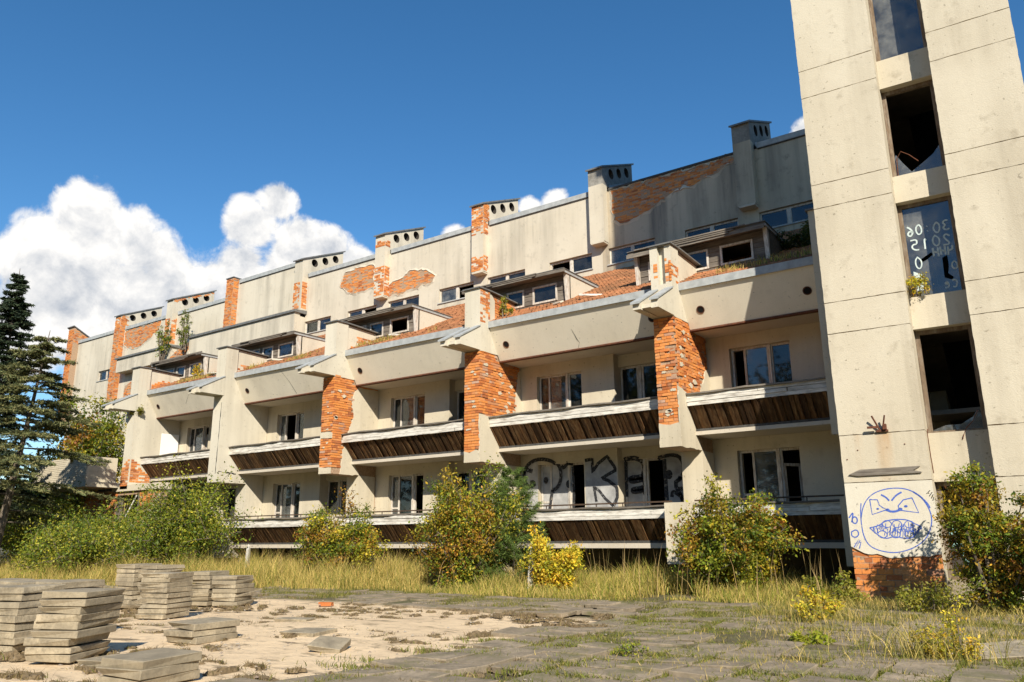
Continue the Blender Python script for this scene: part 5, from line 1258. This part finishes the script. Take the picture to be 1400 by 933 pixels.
# tufts in the joints
cx = []; 
for i in range(900):
    x = -5.4+rnd.random()*7.4; y = 4.2+rnd.random()*9
    if rnd.random() < .5: x = round(x*2)/2
    else: y = round(y*2)/2
    w = .35+.65*max(0, math.sin(x*1.1+1)*.5+.5)*(1 if x > -3.6 else .55)
    if rnd.random() > w: continue
    m = int(90+170*rnd.random()); lng = rnd.uniform(.08, .38); ax = rnd.random() < .5
    gx = G.normal(size=m)*(lng if ax else .05); gy = G.normal(size=m)*(.05 if ax else lng); cx.append(np.stack([x+gx, y+gy, np.full(m, rnd.uniform(.018, .07))], 1))
T = np.concatenate(cx); grass_patch('joint_grass', T[:, 0], T[:, 1], T[:, 2]*G.uniform(.5, 1.4, len(T)), OLIVE+GREEN[:1], G.uniform(.006, .012, len(T)), 'green grass tufts growing in the joints of the paving', lean=.6)
# taller dry weeds lower right
cx = []
for (x, y, m, sg, hh) in ((-2.6, 9.6, 500, .38, .22), (-1.3, 8.6, 420, .30, .36), (-.9, 9.6, 500, .5, .25), (-3.0, 11.4, 500, .45, .30), (-1.9, 8.0, 380, .4, .12), (-2.4, 7.6, 600, .6, .10), (-3.1, 8.8, 500, .5, .10), (-3.3, 6.8, 420, .5, .09), (-1.0, 11, 700, .8, .2), (.3, 10.5, 500, .6, .25)):
    cx.append(np.stack([x+G.normal(size=m)*sg, y+G.normal(size=m)*sg*.8, np.full(m, hh)], 1))
T = np.concatenate(cx); grass_patch('weedy_grass', T[:, 0], T[:, 1], T[:, 2]*.75*G.uniform(.3, 1.5, len(T)), OLIVE+STRAW[:3], G.uniform(.004, .008, len(T)), 'weedy clumps of half-dry grass on the lower right paving', lean=.45)
# grass on the roof edge
n = 4200; X = G.uniform(-31, -4, n); s_ = nz(X, X*0, .9, .4); Y = 17.95+np.abs(G.normal(size=n))*.35; q = (((X < -14) & (s_ > -.5)) | (X > -6.5)) & (((X+7.2) % 6 < 3.4) | (X > -6.5))
grass_patch('roof_grass', X[q], Y[q], G.uniform(.04, .22, q.sum()), STRAW+GREEN[:1], G.uniform(.008, .018, q.sum()), 'dry grass rooted along the eaves of the tiled roof', lean=.5, z=7.30+RS*(Y[q]-17.65))

# ---- clods of dead turf on the sand
def clods():
    V = []; F = []; bx = []
    for i in range(430):
        for _ in range(60):
            x = rnd.uniform(-15.5, -4.4); y = rnd.uniform(3.4, 11.0)
            fx = x*_f[0]+y*_f[1]; sx = x*_r[0]+y*_r[1]
            if fx > 4.8 and abs(sx) < fx*.72 and math.sin(x*1.7+y*.6)+math.sin(y*2.3-x*.5)+rnd.uniform(-1, 1) > -.2: break
        if math.hypot(x+8.5, y-4.15) < .45: continue
        al = rnd.random() < .7
        if al: y = round(y/.5)*.5+rnd.gauss(0, .05)
        else: x = round(x/.5)*.5+rnd.gauss(0, .05)
        big = rnd.random() < .07
        L = rnd.uniform(.04, .19)*(1.6 if big else 1); w = rnd.uniform(.02, .06)*(1.5 if big else 1); h = rnd.uniform(.008, .03)*(1.8 if big else 1); a = (0 if al else 1.57)+rnd.gauss(0, .16); nn, mm = 11, 5; o = len(V)
        ph = rnd.uniform(0, 6)
        for u in range(nn):
            for v in range(mm):
                p = (u/(nn-1)-.5)*2; q_ = (v/(mm-1)-.5)*2; e = max(0, 1-p*p)**.5*max(0, 1-q_*q_)
                lx = p*L+rnd.uniform(-.015, .015); ly = q_*w*(1+.6*math.sin(p*5+ph))+.03*math.sin(p*3+ph); zz = h*e*rnd.uniform(.3, 1.6)-.012-(.02 if e == 0 else 0)
                V.append((x+lx*math.cos(a)-ly*math.sin(a), y+lx*math.sin(a)+ly*math.cos(a), zz))
        for u in range(nn-1):
            for v in range(mm-1): F.append((o+u*mm+v, o+(u+1)*mm+v, o+(u+1)*mm+v+1, o+u*mm+v+1))
        m = int(130*L/.3)+10; t = G.uniform(-1.1, 1.1, m); b = G.normal(size=m)*.8
        bx.append(np.stack([x+t*L*math.cos(a)-b*w*math.sin(a), y+t*L*math.sin(a)+b*w*math.cos(a), np.full(m, .04 if not big else .06)], 1))
    mb = MB(); mb.v = V; mb.f = F
    make('turf_clods', mb, 'turf', kind='stuff', label='dark clods of dead turf scattered over the bare sand', cat='turf')
    T = np.concatenate(bx); grass_patch('turf_stubble', T[:, 0], T[:, 1], T[:, 2]*G.uniform(.3, 1.4, len(T)), [(3, (.20, .14, .065)), (2, (.11, .08, .04)), (1, (.27, .21, .08)), (.5, (.14, .16, .03))], G.uniform(.004, .008, len(T)), 'dead brown stubble on the turf clods', lean=.9)
simple('turf', (.20, .145, .08), .95, 0, (.09, .065, .038), 25)
clods()

# ---- white marker posts
for i, (x, y, h, lab) in enumerate(((-15.6, 15.6, 1.05, 'white post in the dry grass beside the rounded shrub'), (-9.62, 14.3, .95, 'flaking white post standing in the yellow shrub'), (-21.2, 15.8, 1.05, 'short white post at the right end of the green thicket'))):
    r_ = random.Random(i); w = .055
    mb = MB().add([(-w, -w, 0), (w, -w, 0), (w, w, 0), (-w, w, 0), (-w*.8, -w*.8, h*.85), (w*.8, -w*.8, h*.85), (w*.8, w*.8, h*.85), (-w*.8, w*.8, h*.85), (-w*.2, 0, h), (w*.5, w*.1, h*.96)], [(3, 2, 1, 0), (0, 1, 5, 4), (1, 2, 6, 5), (2, 3, 7, 6), (3, 0, 4, 7), (4, 5, 9, 8), (6, 7, 8, 9), (5, 6, 9), (7, 4, 8)])
    o = make('marker_post', mb, 'white_post', label=lab, cat='post', group='white marker posts in the grass'); o.location = (x, y, -.03); o.rotation_euler = (r_.uniform(-.06, .06), r_.uniform(-.06, .06), .3)

# ---- the wood that closes the clearing behind the camera and to the far left
def forest():
    C = []; Lf = []; col = []
    def tree(x, y, h, r, m):
        th = G.random(m)**.45; d = rand_dirs(m); p = d*th[:, None]*np.array([r, r, h*.42]); p += np.array([x, y, h*.58]); p[:, 2] = np.maximum(p[:, 2], .2)
        C.append(p); Lf.append(G.uniform(.35, .9, m)); base = np.array(rnd.choice([(.035, .055, .014), (.05, .075, .018), (.028, .042, .014), (.07, .08, .02)])); col.append(np.tile(base, (m, 1))*G.uniform(.7, 1.3, (m, 1)))
    for i in range(170):
        a = rnd.uniform(R(188), R(352)); d = rnd.uniform(34, 52); tree(d*1.25*math.cos(a), d*math.sin(a)+4, rnd.uniform(15, 22), rnd.uniform(2.6, 4.2), 330)
    for i in range(70): tree(rnd.uniform(26, 75), rnd.uniform(4, 80), rnd.uniform(9, 16), rnd.uniform(2.6, 4.2), 240)
    for i in range(60): tree(rnd.uniform(-92, -62), rnd.uniform(6, 75), rnd.uniform(4.5, 8), rnd.uniform(2.5, 4), 260)
    C_ = np.concatenate(C); L = np.concatenate(Lf); cc = np.concatenate(col); n = len(L)
    V, F, K = leaf_arrays(C_, L, L*.7, rand_dirs(n), rand_dirs(n), cc); np_mesh('forest', V, [F], 'leaf', None, K, kind='stuff', label='dark mixed wood closing the clearing round the building', cat='wood')
forest()

# ---- crumbs of concrete and brick on the sand and paving
def rubble():
    V = []; F = []
    for i in range(1500):
        for _ in range(40):
            x = rnd.uniform(-15, 1.5); y = rnd.uniform(3.4, 12.5); fx = x*_f[0]+y*_f[1]; sx = x*_r[0]+y*_r[1]
            if fx > 4.8 and abs(sx) < fx*.72 and rnd.random() < (1 if x < -5.2 and y < 10.6 else .25): break
        s_ = .008+.022*rnd.random()**3; o = len(V)
        for sx_, sy_, sz_ in ((1, 0, 0), (-1, 0, 0), (0, 1, 0), (0, -1, 0), (0, 0, 1), (0, 0, -1)):
            k_ = rnd.uniform(.5, 1.2); V.append((x+sx_*s_*k_, y+sy_*s_*k_, .006+sz_*s_*k_*.7))
        F += [(o, o+2, o+4), (o+2, o+1, o+4), (o+1, o+3, o+4), (o+3, o, o+4)]
    np_mesh('rubble', np.array(V), [np.array(F)], 'rubble', None, kind='stuff', label='small crumbs of concrete scattered over sand and paving', cat='rubble')
k_ = NT('rubble'); k_.col(k_.mix(k_.rand(), (.46, .40, .31), (.24, .17, .12))); MT['rubble'] = k_.m
rubble()
